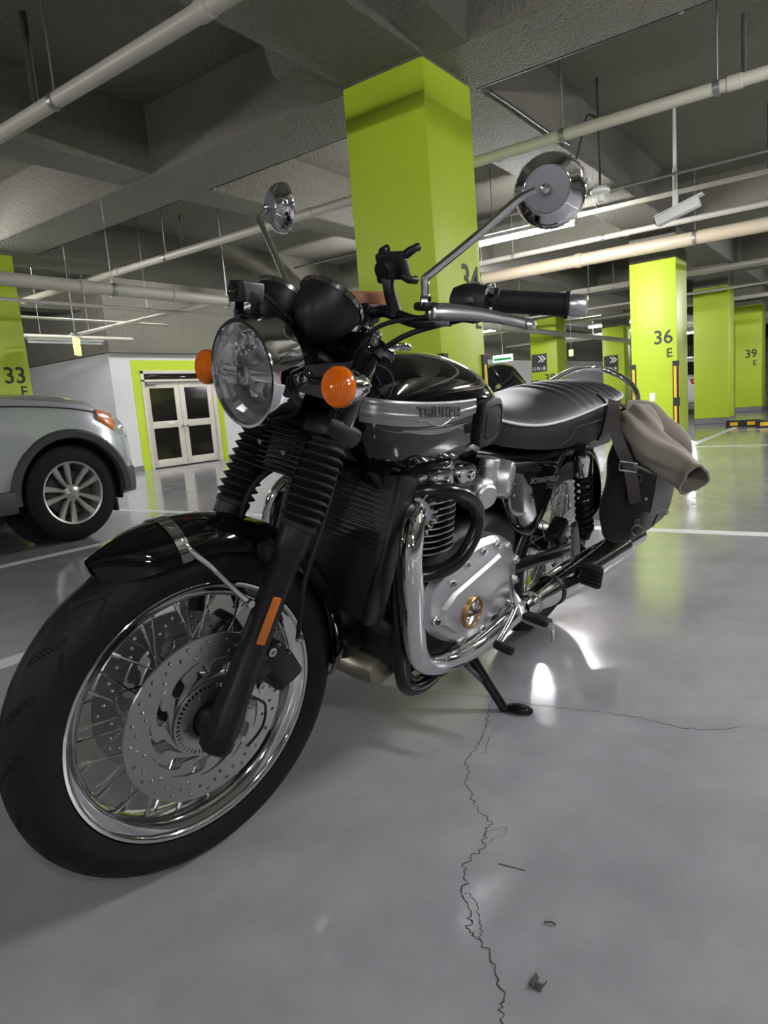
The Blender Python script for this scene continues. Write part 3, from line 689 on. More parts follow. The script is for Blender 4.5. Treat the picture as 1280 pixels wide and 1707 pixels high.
obj('mud_flap', box((-0.0+0.36, -0.80, 0.22), (0.02, 0.16, 0.10), 0.004), M_BLACKR, T)
cab = [(-3.45, 0.66, 0.98, 1.06), (-3.2, 0.76, 1.00, 1.52), (-2.8, 0.78, 1.02, 1.68), (-1.9, 0.78, 1.04, 1.72), (-1.3, 0.78, 1.06, 1.66), (-0.9, 0.78, 1.06, 1.42), (-0.55, 0.76, 1.06, 1.16)]
rings = []
for i in range(25):
    x = -3.45+2.9*i/24; w, zb, zt = interp(x, cab)
    rings.append([(x, y, z) for y, z in ((-w*1.1, zb), (-w*1.08, zb+(zt-zb)*0.3), (-w*0.95, zb+(zt-zb)*0.8), (-w*0.8, zt-0.01), (0, zt+0.02), (w*0.8, zt-0.01), (w*0.95, zb+(zt-zb)*0.8), (w*1.08, zb+(zt-zb)*0.3), (w*1.1, zb))])
obj('greenhouse', loft(rings), M_CARGL, T)
rr = [[(x, y, interp(x, cab)[2]+dz) for y, dz in ((-0.66, 0.004), (-0.35, 0.022), (0, 0.032), (0.35, 0.022), (0.66, 0.004))] for x in [-3.2+1.95*i/10 for i in range(11)]]
obj('roof', sheet(rr, 0.02), M_SILVERCAR, T)
for s in (-1, 1):
    for px in (-1.75, -2.7): obj('window_pillar', tube([(px, s*0.85, 1.04), (px-0.05, s*0.78, 1.5), (px-0.08, s*0.66, 1.69)], 0.03, 8, 4), M_SILVERCAR, T)

# --- background saloons
def saloon(label, mx, paint, chrome=False, tail=False):
    T = thing('parked_car', label, 'car', mx=mx, group='cars parked in the back'); bpy.context.view_layer.update()
    tab = [(-2.25, 0.62, 0.50, 0.78, 0.92), (-2.1, 0.80, 0.30, 0.86, 1.00), (-1.7, 0.88, 0.26, 0.90, 1.03), (-0.5, 0.90, 0.25, 0.90, 1.00), (0.7, 0.90, 0.25, 0.90, 1.0), (1.4, 0.89, 0.25, 0.84, 0.95), (1.9, 0.85, 0.25, 0.76, 0.86), (2.2, 0.70, 0.30, 0.66, 0.74), (2.3, 0.5, 0.42, 0.58, 0.64)]
    car_body(T, tab, None, paint, (1.35, -1.35), 0.36)
    cab = [(-1.75, 0.70, 0.98, 1.02), (-1.2, 0.74, 0.96, 1.28), (-0.6, 0.74, 0.94, 1.44), (0.0, 0.74, 0.94, 1.47), (0.4, 0.74, 0.94, 1.42), (0.8, 0.73, 0.95, 1.22), (1.2, 0.72, 0.95, 1.0)]
    rings = []
    for i in range(21):
        x = -1.75+2.95*i/20; w, zb, zt = interp(x, cab)
        rings.append([(x, y, z) for y, z in ((-w*1.12, zb-0.03), (-w*1.02, zb+(zt-zb)*0.45), (-w*0.86, zt-0.02), (0, zt+0.015), (w*0.86, zt-0.02), (w*1.02, zb+(zt-zb)*0.45), (w*1.12, zb-0.03))])
    obj('greenhouse', loft(rings), M_CARGL, T)
    obj('roof', sheet([[(x, y, interp(x, cab)[2]+dz) for y, dz in ((-0.64, -0.012), (-0.3, 0.018), (0, 0.026), (0.3, 0.018), (0.64, -0.012))] for x in [-0.95+1.4*i/8 for i in range(9)]], 0.015), paint, T)
    for s in (-1, 1):
        L = [(x, s*(interp(x, cab)[0]*0.90+0.004), interp(x, cab)[2]-0.03) for x in (-1.6, -1.2, -0.8, -0.4, 0.0, 0.4, 0.75, 1.1)]
        obj('window_trim', tube(L, 0.022, 8, 4), M_CHROMED if chrome else paint, T)
        obj('window_pillar', tube([(-0.35, s*0.80, 0.95), (-0.38, s*0.66, 1.44)], 0.03, 8, 1), M_BLACKCAR, T)
        obj('door_mirror', box((0.75, s*0.98, 1.02), (0.10, 0.18, 0.13), 0.035), paint, T)
        for ax_ in (1.35, -1.35): car_wheel(T, (ax_, s*0.79, 0.315), 0.315, s, 0.20, M_WHEEL, 5, 0.2, False)
        obj('tail_lamp', box((-2.14, s*0.62, 0.82), (0.12, 0.34, 0.13), 0.03), M_REDL, T)
        obj('headlamp', box((2.12, s*0.62, 0.66), (0.16, 0.28, 0.10), 0.03), M_LAMPC, T)
    obj('rear_plate', box((-2.28, 0, 0.70), (0.02, 0.5, 0.12), 0.004), M_WHITE, T)
    return T
saloon('black car with bright window trim seen over the tank behind pillar 34', Matrix.Translation((12.6, 6.75, 0)), M_BLACKCAR, True)
saloon('white car with red tail lamp seen through the grab rail', Matrix.Translation((20.9, 4.62, 0)), M_WHITECAR)
# ------------------------------------------------------------------ motorcycle (own frame: x forward, y left, z up; leans on its stand)
PSI, PHI, DE = 3.10991444, 0.23616355, -0.13337186
WB, RF, RAKE, TRAIL = 1.45, 0.3186, radians(25.5), 0.105
S0 = Vector((WB+TRAIL, 0, 0)); SA = Vector((-sin(RAKE), 0, cos(RAKE)))
STM = Matrix.Translation(S0) @ Matrix.Rotation(DE, 4, SA) @ Matrix.Translation(-S0)
MX = Matrix.Translation((2.18477252, 1.03275519, 0.0025)) @ Matrix.Rotation(PSI, 4, 'Z') @ Matrix.Rotation(-PHI, 4, 'X')
B = thing('motorcycle', 'black and chrome retro motorcycle leaning on its side stand', 'motorcycle', mx=MX)
def part(name, vf, m, parent=None, steer=False, angle=38, smooth=True, label=None):
    o = obj(name, vf, m, parent if parent is not None else B, steer, smooth, angle)
    if label: o['label'] = label
    return o
def sp_(name, vf, m, parent=None, angle=38, label=None): return part(name, vf, m, parent, True, angle, True, label)
def bolt(parent, p, ax, r=0.006, h=0.006, m=None, steer=False):
    part('bolt', lathe([(0.0, h*0.6), (r*0.45, h*0.6), (r*0.5, h), (r*0.92, h), (r, h*0.8), (r, 0.0)], p, ax, 12), m or M_CHROMED, parent, steer)

# ---- front wheel
FC = Vector((WB, 0, RF))
def tyre(R, hw, rb, nseg, groove, name, c, steer, seed=0):
    n2 = 57; prof = []
    for i in range(n2):
        a = -1.0+2.0*i/(n2-1); th = a*radians(118)
        y = hw*sin(th)/1.0 if abs(th) < pi/2 else hw*(1-0.16*(abs(th)-pi/2)/radians(28))*(1 if th > 0 else -1)
        ch = R-rb
        r = (R-hw*0.98)+hw*0.98*cos(th) if abs(th) < pi/2 else (R-hw*0.98)-(R-hw*0.98-rb)*((abs(th)-pi/2)/radians(28))
        prof.append((y, r, th))
    V, F = [], []
    for i in range(nseg):
        t = 2*pi*i/nseg
        for y, r, th in prof:
            d = 0.0
            if groove and abs(th) < radians(72):
                u = t*R/0.0953; ph = u+0.9*abs(th)+(0.5 if th > 0 else 0)
                f = ph-math.floor(ph)
                if f < 0.12 and radians(12) < abs(th) < radians(50): d = 0.0038
                ph2 = u*1.0-1.1*abs(th)+(0.05 if th > 0 else 0.55); f2 = ph2-math.floor(ph2)
                if f2 < 0.10 and radians(44) < abs(th) < radians(72): d = 0.0034
                if abs(th) < radians(5): d = 0.0025
            rr = r-d
            V.append((c[0]+rr*sin(t), c[1]+y, c[2]+rr*cos(t)))
    m = len(prof)
    for i in range(nseg):
        j = (i+1) % nseg
        for k in range(m-1): F.append((i*m+k, j*m+k, j*m+k+1, i*m+k+1))
    return obj(name, (V, F), M_TYRE, B, steer, angle=26)
ft = tyre(RF, 0.051, 0.243, 960, True, 'front_tyre', FC, True)
RIMP = [(0.243, 0.034), (0.2435, 0.040), (0.2405, 0.0425), (0.236, 0.041), (0.2335, 0.036), (0.229, 0.033), (0.221, 0.030), (0.214, 0.024), (0.2095, 0.017), (0.207, 0.006)]
RIMP = RIMP+[(r, -y) for r, y in reversed(RIMP)]
fr = sp_('front_rim', lathe(RIMP+[(0.236, -0.030), (0.225, -0.01), (0.225, 0.01), (0.236, 0.030), RIMP[0]], FC, (0, 1, 0), 96), M_CHROME)
def spokes(rim, c, hub_r, hub_y, rim_r, rim_y, n, mx0, rad=0.0019):
    kinds = {}
    for k in range(n):
        side = 1 if k % 2 else -1; lean = 1 if (k//2) % 2 else -1
        key = (side, lean)
        if key not in kinds:
            a_off = lean*radians(46)
            p0 = Vector((hub_r*sin(a_off), side*hub_y, hub_r*cos(a_off))); p1 = Vector((0, side*rim_y, rim_r))
            q = p1+(p0-p1).normalized()*0.018
            v = join(tube([p0, p1], rad, 6, 1), tube([p1, q], rad*2.1, 6, 1))
            kinds[key] = mesh_data('spoke', v[0], v[1], M_CHROMED)
        inst('spoke', kinds[key], rim, mx0 @ Matrix.Translation(c) @ Matrix.Rotation(2*pi*k/n, 4, 'Y'))
spokes(fr, FC, 0.046, 0.034, 0.2085, 0.010, 40, STM)
sp_('front_hub', lathe([(0.012, -0.075), (0.028, -0.07), (0.03, -0.055), (0.05, -0.05), (0.052, -0.036), (0.052, -0.030), (0.036, -0.024), (0.032, 0.0), (0.036, 0.024), (0.052, 0.030), (0.052, 0.036), (0.05, 0.05), (0.03, 0.055), (0.028, 0.07), (0.012, 0.075)], FC, (0, 1, 0), 36), M_SATIN)

def disc(R, rin, c, y, steer, th=0.0045, narm=11, tone=True, name='brake_disc', mat_=None):
    holes = []
    na = 12
    for k in range(na):                               # drilled band
        for rr, da in ((0.93, 0.0), (0.86, 0.10), (0.79, 0.20), (0.93, 0.27), (0.86, 0.40)):
            a = 2*pi*k/na+da
            holes.append(circle2(R*0.023, 10, (R*rr*cos(a), R*rr*sin(a))))
    r1, r0 = R*0.725, rin*1.36
    ns = narm
    for k in range(ns):                               # swept S shaped slots between the arms
        L, Rr = [], []
        for s in range(13):
            f = s/12; rad = r0+(r1-r0)*f; a = 2*pi*k/ns-0.95*f-0.16*sin(2*pi*f)
            w = 0.0098*R/0.155*sin(pi*(0.10+0.80*f))**0.6/rad
            sl = 1.35
            L.append((rad*cos(a-w*sl), rad*sin(a-w*sl))); Rr.append((rad*cos(a+w*sl), rad*sin(a+w*sl)))
        holes.append(L+list(reversed(Rr)))
    holes.append(circle2(rin*1.27, 40))
    A = (0, 1, 0)
    o = part(name, plate(circle2(R, 96), holes, th, (c[0], y, c[2]), A, (0, 0, 1)), mat_ or M_STEEL, None, steer, angle=30)
    if tone:
        th_ = []
        for k in range(48):
            a0, a1 = 2*pi*k/48, 2*pi*(k+0.5)/48
            ra, rb = rin*1.10, rin*1.25
            th_.append([(ra*cos(a0), ra*sin(a0)), (rb*cos(a0), rb*sin(a0)), (rb*cos(a1), rb*sin(a1)), (ra*cos(a1), ra*sin(a1))])
        s = 1 if y > 0 else -1
        part('tone_ring', plate(circle2(rin*1.32, 64), th_+[circle2(rin*0.66, 24)], 0.002, (c[0], y+s*0.006, c[2]), A, (0, 0, 1)), M_STEEL, o, steer, angle=30)
        for k in range(5):
            a = 2*pi*k/5+0.4; bolt(o, (c[0]+rin*0.85*sin(a), y+s*0.007, c[2]+rin*0.85*cos(a)), (0, s, 0), 0.0055, 0.004, M_STEELD, steer)
    return o
disc(0.155, 0.052, FC, 0.060, True)
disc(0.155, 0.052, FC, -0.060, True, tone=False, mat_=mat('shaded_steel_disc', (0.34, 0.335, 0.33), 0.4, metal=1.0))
def forkx(z): return 1.445-0.449*(z-0.315)
FAX = Vector((-0.449, 0, 1)).normalized()
for s, side in ((1, 'left'), (-1, 'right')):
    y = s*0.10
    def along(z): return Vector((forkx(z), y, z))
    o0 = along(0.315); L = lambda z: (z-0.315)/FAX.z
    sl = sp_('fork_slider', lathe([(0.0, -0.046), (0.022, -0.044), (0.029, -0.036), (0.031, -0.01), (0.031, 0.02), (0.0275, 0.05), (0.026, 0.12), (0.026, L(0.60)), (0.030, L(0.605)), (0.031, L(0.648)), (0.027, L(0.652)), (0.02, L(0.652))], o0, FAX, 28), M_SATIN)
    # axle clamp ahead of the leg foot
    sp_('axle_clamp', lathe([(0.0, 0.034), (0.010, 0.034), (0.012, 0.030), (0.026, 0.028), (0.030, 0.02), (0.030, -0.02), (0.026, -0.028), (0.0, -0.028)], FC+Vector((0.0, s*0.088, 0)), (0, s, 0), 24), M_SATIN, sl)
    part('clamp_bolt', lathe([(0.009, 0.0), (0.009, 0.004), (0.0065, 0.004), (0.0065, 0.001), (0.0, 0.001)], FC+Vector((-0.006, s*0.124, -0.016)), (0, s, 0), 18), M_CHROMED, sl, True)
    # rubber gaiter
    pr = [(0.026, L(0.645)), (0.0335, L(0.648)), (0.0335, L(0.656))]
    nb = 9; z0, z1 = 0.660, 0.790
    for k in range(nb):
        a = z0+(z1-z0)*k/nb; b = z0+(z1-z0)*(k+1)/nb
        pr += [(0.0275, L(a)), (0.0385-0.0002*k, L(a+(b-a)*0.42)), (0.0390-0.0002*k, L(a+(b-a)*0.55))]
    pr += [(0.030, L(z1)), (0.033, L(0.795)), (0.033, L(0.808)), (0.024, L(0.810))]
    sp_('fork_gaiter', lathe(pr, o0, FAX, 32), M_RUBBER)
    sp_('fork_tube', lathe([(0.0215, L(0.79)), (0.0215, L(0.965))], o0, FAX, 24), M_SATIN)
    sp_('fork_cap', lathe([(0.0215, L(0.962)), (0.024, L(0.964)), (0.024, L(0.974)), (0.019, L(0.976)), (0.019, L(0.984)), (0.022, L(0.985)), (0.022, L(0.990)), (0.010, L(0.992)), (0.0, L(0.992))], o0, FAX, 24), M_CHROME)
    # upper shroud / headlamp ear
    sp_('fork_shroud', lathe([(0.0295, L(0.815)), (0.031, L(0.82)), (0.031, L(0.945)), (0.027, L(0.955))], o0, FAX, 24), M_GLOSS)
    ear = [(forkx(0.95)+0.0, 0.948), (forkx(0.95)+0.055, 0.935), (1.30, 0.930), (1.330, 0.918), (1.330, 0.896), (1.305, 0.885), (1.25, 0.872), (forkx(0.84)+0.005, 0.835), (forkx(0.86)-0.02, 0.86)]
    ea = sp_('headlamp_bracket', plate([(p[0]-1.25, p[1]-0.9) for p in ear], [], 0.006, (1.25, s*0.112, 0.9), (0, -1, 0), (1, 0, 0)), M_GLOSS)
    bolt(ea, (1.312, s*0.115, 0.908), (0, s, 0), 0.0115, 0.008, M_CHROME, True)
    # caliper
    cal = sp_('brake_caliper', join(box((1.322, s*0.074, 0.388), (0.058, 0.062, 0.098), 0.014, mx=rot('Y', 32), seg=3), box((1.300, s*0.088, 0.380), (0.042, 0.030, 0.066), 0.012, mx=rot('Y', 32), seg=3),
                                    box((1.366, s*0.094, 0.395), (0.07, 0.02, 0.035), 0.008, mx=rot('Y', 20))), M_SATIN)
    for q in ((1.372, s*0.106, 0.372), (1.352, s*0.106, 0.432)): bolt(cal, q, (0, s, 0), 0.009, 0.008, M_CHROMED, True)
    part('banjo_bolt', lathe([(0.0, 0.012), (0.006, 0.012), (0.007, 0.0)], (1.285, s*0.10, 0.43), (-0.3, s*0.5, 0.6), 10), M_CHROMED, cal, True)
    hose = [(1.285, s*0.10, 0.435), (1.292, s*0.112, 0.48), (1.288, s*0.116, 0.55), (1.262, s*0.118, 0.63), (1.215, s*0.10, 0.72), (1.175, s*0.07, 0.80), (1.14, s*0.03, 0.86)]
    sp_('brake_hose', tube(hose, 0.0045, 8, 6), M_RUBBER)
rf = sp_('fork_reflector', box((1.374, 0.1285, 0.503), (0.018, 0.006, 0.086), 0.0085, mx=rot('Y', -24), seg=4), M_AMBERD, label='amber strip reflector on the fork leg')
sp_('fork_reflector', box((1.374, -0.1285, 0.503), (0.018, 0.006, 0.086), 0.0085, mx=rot('Y', -24), seg=4), M_AMBERD)
sp_('speed_sensor_cable', tube([(1.43, 0.105, 0.345), (1.40, 0.112, 0.36), (1.375, 0.11, 0.345), (1.355, 0.100, 0.32), (1.35, 0.085, 0.27), (1.375, 0.075, 0.235)], 0.0025, 6, 6), M_RUBBER)

# ---- front mudguard with chrome stay
def guard_arc(c, R, a0, a1, hw, n, drop, tip0=1.0, tip1=1.0, th=0.0022):
    g = []
    for i in range(n+1):
        a = a0+(a1-a0)*i/n; row = []
        e0 = min(1.0, (i/n)/0.14); e1 = min(1.0, (1-i/n)/0.12)
        w = hw*(tip0+(1-tip0)*sin(pi/2*e0))*(tip1+(1-tip1)*sin(pi/2*e1))
        for k in range(13):
            t = -1+2*k/12; ph = t*radians(82)
            y = w*sin(ph)/sin(radians(82)); r = R-drop*(1-cos(ph))/(1-cos(radians(82)))
            row.append((c[0]+r*cos(a), c[1]+y, c[2]+r*sin(a)))
        g.append(row)
    return sheet(g, th)
mg = sp_('front_mudguard', guard_arc(FC, 0.352, radians(60), radians(186), 0.066, 48, 0.052, 0.25, 0.55), M_GLOSS, angle=60)
# stay: strap over the crown plus a rod to each leg
ang = radians(82); g = []
for k in range(17):
    t = -1+2*k/16; ph = t*radians(84); row = []
    for d in (-0.011, -0.006, 0.006, 0.011):
        r = 0.355-0.052*(1-cos(ph))/(1-cos(radians(82))); a = ang+d/0.35
        row.append((FC.x+r*cos(a), 0.069*sin(ph)/sin(radians(82)), FC.z+r*sin(a)))
    g.append(row)
st = sp_('mudguard_stay', sheet(g, -0.0025), M_CHROME)
for s in (1, -1):
    part('stay_rod', tube([(1.494, s*0.050, 0.645), (1.480, s*0.068, 0.627), (1.450, s*0.078, 0.597), (1.42, s*0.092, 0.560), (1.398, s*0.104, 0.534)], [0.0085, 0.007, 0.0055, 0.0055, 0.0075], 10, 5, flat=0.6), M_CHROME, st, True)
    part('rod_bolt', lathe([(0.0, 0.008), (0.007, 0.008), (0.0085, 0.0)], (1.398, s*0.104, 0.534), (0, s, 0), 12), M_CHROMED, st, True)
    bolt(st, (FC.x+0.347*cos(radians(82)), s*0.028, FC.z+0.347*sin(radians(82))+0.0005), (0.1, s*0.35, 1), 0.0055, 0.005, M_CHROMED, True)
    part('mudguard_bracket', box((1.335, s*0.082, 0.61), (0.05, 0.03, 0.03), 0.006), M_SATIN, mg, True)

# ---- headlamp
HC = Vector((1.342, 0, 0.905)); HN = Vector((cos(radians(6)), 0, -sin(radians(6))))
sh = sp_('headlamp_shell', lathe([(0.0, -0.150), (0.03, -0.147), (0.062, -0.130), (0.083, -0.098), (0.0905, -0.058), (0.0915, -0.045)], HC, HN, 48), M_GLOSS)
sp_('headlamp_ring', lathe([(0.0915, -0.060), (0.0955, -0.058), (0.0960, -0.010), (0.0950, 0.0), (0.0915, 0.006), (0.0865, 0.006), (0.0865, -0.01)], HC, HN, 64), M_CHROME)
sp_('headlamp_glass', lathe([(0.0, 0.016), (0.03, 0.0148), (0.06, 0.0105), (0.08, 0.0045), (0.0868, 0.0), (0.0868, -0.003), (0.078, 0.002), (0.058, 0.0078), (0.03, 0.012), (0.0, 0.0132)], HC, HN, 56), M_GLASS)
# faceted reflector bowl
rings = []
A, U, W = frame(HN)
NS = 40
for q, (r, h) in enumerate(((0.0865, -0.004), (0.082, -0.012), (0.070, -0.022), (0.070, -0.026), (0.050, -0.036), (0.050, -0.041), (0.026, -0.050), (0.010, -0.053))):
    ring = []
    for k in range(NS):
        up_ = cos(2*pi*k/NS) > 0
        st = 0.0065 if ((k % 5) < 2) == up_ else 0.0
        ring.append(HC+A*(h-st*(1 if 0 < q < 6 else 0))+U*(r*cos(2*pi*k/NS))+W*(r*sin(2*pi*k/NS)))
    rings.append(ring)
rb = sp_('headlamp_reflector', loft(rings, False, True), M_REFLECT, angle=8)
sp_('lamp_shield', box(HC+HN*(-0.016), (0.030, 0.158, 0.020), 0.006, mx=rot('Y', 6)), M_REFLECT, rb)
sp_('shield_badge', box(HC+HN*0.001, (0.008, 0.030, 0.034), 0.005, mx=rot('Y', 6), seg=3), M_CHROMED, rb)
arc = [HC+HN*(-0.022)+U*(0.060*cos(a))+W*(0.060*sin(a)) for a in [radians(115+130*i/16) for i in range(17)]]
sp_('position_lamp', tube(arc, 0.0085, 10, 1), mat('dark_lamp_bar', (0.16, 0.165, 0.17), 0.15), rb)
for k in range(7):
    a = radians(-78+26*k); p = HC+HN*(-0.020)+U*(0.060*cos(a))+W*(0.060*sin(a))
    part('facet', box(p, (0.005, 0.022, 0.026), 0.003, mx=rot('Y', 14*cos(a)) @ rot('X', -math.degrees(a))), M_REFLECT, rb, True)
sp_('ring_clip', box(HC+Vector((-0.03, 0.094, -0.012)), (0.030, 0.008, 0.036), 0.004), M_PLASTIC, sh)

# ---- finned regulator under the lamp
rg = sp_('regulator', box((1.235, 0, 0.765), (0.036, 0.10, 0.088), 0.006, mx=rot('Y', -20)), M_SATIN)
for k in range(9):
    z = 0.730+0.0092*k; sp_('cooling_fin', box((1.262-0.36*(z-0.765), 0, z), (0.024, 0.096, 0.0035), 0.001, mx=rot('Y', -20), seg=1), M_SATIN, rg)
for q in ((1.280, -0.030, 0.782), (1.277, 0.036, 0.772)): bolt(rg, q, (1, 0, -0.3), 0.0055, 0.006, M_CHROME, True)

# ---- yokes
sp_('lower_yoke', join(box((forkx(0.815)-0.012, 0, 0.815), (0.075, 0.262, 0.034), 0.014, mx=rot('Y', -24), seg=3), box((forkx(0.815)+0.005, 0.098, 0.815), (0.085, 0.075, 0.04), 0.016, mx=rot('Y', -24)), box((forkx(0.815)+0.005, -0.098, 0.815), (0.085, 0.075, 0.04), 0.016, mx=rot('Y', -24))), M_SATIN)
uy = sp_('upper_yoke', join(box((1.135, 0, 0.962), (0.085, 0.25, 0.026), 0.011, mx=rot('Y', -24), seg=3), lathe([(0.031, -0.014), (0.033, 0.0), (0.031, 0.014)], (1.149, 0.10, 0.962), FAX, 20), lathe([(0.031, -0.014), (0.033, 0.0), (0.031, 0.014)], (1.149, -0.10, 0.962), FAX, 20)), M_GLOSS)
for s in (1, -1): bolt(uy, (1.165, s*0.128, 0.972), (0.3, s, 0.2), 0.009, 0.008, M_CHROMED, True)
sp_('steering_nut', lathe([(0.022, 0), (0.022, 0.012), (0.018, 0.014), (0.0, 0.016)], (1.115, 0, 0.972), FAX, 6), M_CHROME, uy)

# ---- turn signals
for s in (1, -1):
    ic = Vector((1.285, s*0.190, 0.902)); n = Vector((1, s*0.05, -0.02))
    bd = sp_('turn_signal_body', lathe([(0.0, -0.062), (0.006, -0.060), (0.014, -0.050), (0.022, -0.034), (0.029, -0.014), (0.0325, 0.0), (0.0335, 0.006), (0.031, 0.007)], ic, n, 32), M_CHROME)
    pr = [(0.0325, 0.004), (0.0335, 0.010), (0.0325, 0.017)]
    for k in range(6): r = 0.0305-0.0045*k; h = 0.0195+0.0018*k; pr += [(r, h), (r-0.0012, h+0.0018), (r-0.0030, h+0.0012)]
    sp_('turn_signal_lens', lathe(pr+[(0.0, 0.031)], ic, n, 36), M_AMBER, bd, angle=20)
    sp_('turn_signal_stalk', tube([ic+Vector((-0.028, -s*0.012, 0)), ic+Vector((-0.030, -s*0.045, 0)), (1.235, s*0.115, 0.905)], 0.0085, 12, 4), M_CHROME, bd)
    sp_('stalk_base', lathe([(0.013, 0), (0.016, 0.006), (0.016, 0.012), (0.010, 0.018)], (1.238, s*0.112, 0.905), (0.5, s, 0), 16), M_PLASTIC, bd)

# ---- instruments
GN = Vector((-0.60, 0, 0.80))
for s in (1, -1):
    gc = Vector((1.206, s*0.064, 1.036))
    cup = sp_('instrument_cup', lathe([(0.0, -0.082), (0.016, -0.080), (0.034, -0.068), (0.048, -0.048), (0.056, -0.022), (0.0585, -0.004), (0.0585, 0.0)], gc, GN, 44), M_SATIN)
    sp_('instrument_rim', lathe([(0.0575, -0.006), (0.0612, -0.005), (0.0618, 0.002), (0.0590, 0.006), (0.0555, 0.006), (0.0555, 0.0)], gc, GN, 44), M_CHROMED, cup)
    sp_('instrument_face', lathe([(0.0, 0.0), (0.0565, 0.0)], gc, GN, 32), M_PLASTIC, cup)
    sp_('instrument_glass', lathe([(0.0, 0.0052), (0.04, 0.0045), (0.0555, 0.003), (0.0555, 0.002), (0.0, 0.003)], gc, GN, 32), M_DARKGL, cup)
ib = sp_('instrument_bracket', join(box((1.205, 0, 0.985), (0.06, 0.17, 0.014), 0.005, mx=rot('Y', 25)), box((1.185, 0.05, 0.975), (0.05, 0.018, 0.05), 0.006), box((1.185, -0.05, 0.975), (0.05, 0.018, 0.05), 0.006), tube([(1.20, 0, 0.985), (1.17, 0, 0.965), (1.14, 0, 0.97)], 0.018, 10, 4)), M_SATIN)
sp_('wiring_bundle', tube([(1.22, 0.04, 0.985), (1.235, 0.05, 0.95), (1.215, 0.075, 0.93), (1.18, 0.06, 0.90), (1.15, 0.04, 0.86)], 0.010, 10, 6), M_PLASTIC)
sp_('wiring_bundle', tube([(1.235, -0.03, 0.99), (1.255, -0.02, 0.96), (1.235, 0.02, 0.935), (1.20, 0.03, 0.91)], 0.009, 10, 6), M_PLASTIC)
# dash camera on the lamp
dc = sp_('dash_camera', box((1.322, -0.018, 1.040), (0.040, 0.036, 0.032), 0.003), mat('dash_cam_shell', rgb(70, 72, 74), 0.35))
sp_('camera_front', box((1.345, -0.018, 1.040), (0.012, 0.038, 0.035), 0.003), M_PLASTIC, dc)
sp_('camera_lens', lathe([(0.0, 0.002), (0.006, 0.002), (0.010, 0.005), (0.012, 0.004), (0.012, -0.004)], (1.352, -0.020, 1.040), (1, 0, 0), 18), M_DARKGL, dc)
for s in (-1, 1): sp_('camera_bracket', join(box((1.325, -0.018+s*0.023, 1.024), (0.018, 0.004, 0.034), 0.002), box((1.325, -0.018+s*0.019, 1.008), (0.022, 0.012, 0.008), 0.002)), M_PLASTIC, dc)
sp_('camera_foot', box((1.322, -0.018, 1.001), (0.03, 0.046, 0.008), 0.002, mx=rot('Y', 6)), M_PLASTIC, dc)
sp_('camera_cable', tube([(1.30, -0.012, 1.040), (1.285, 0.0, 1.028), (1.262, 0.012, 1.005), (1.238, 0.02, 0.988)], 0.0042, 8, 6), M_PLASTIC, dc)

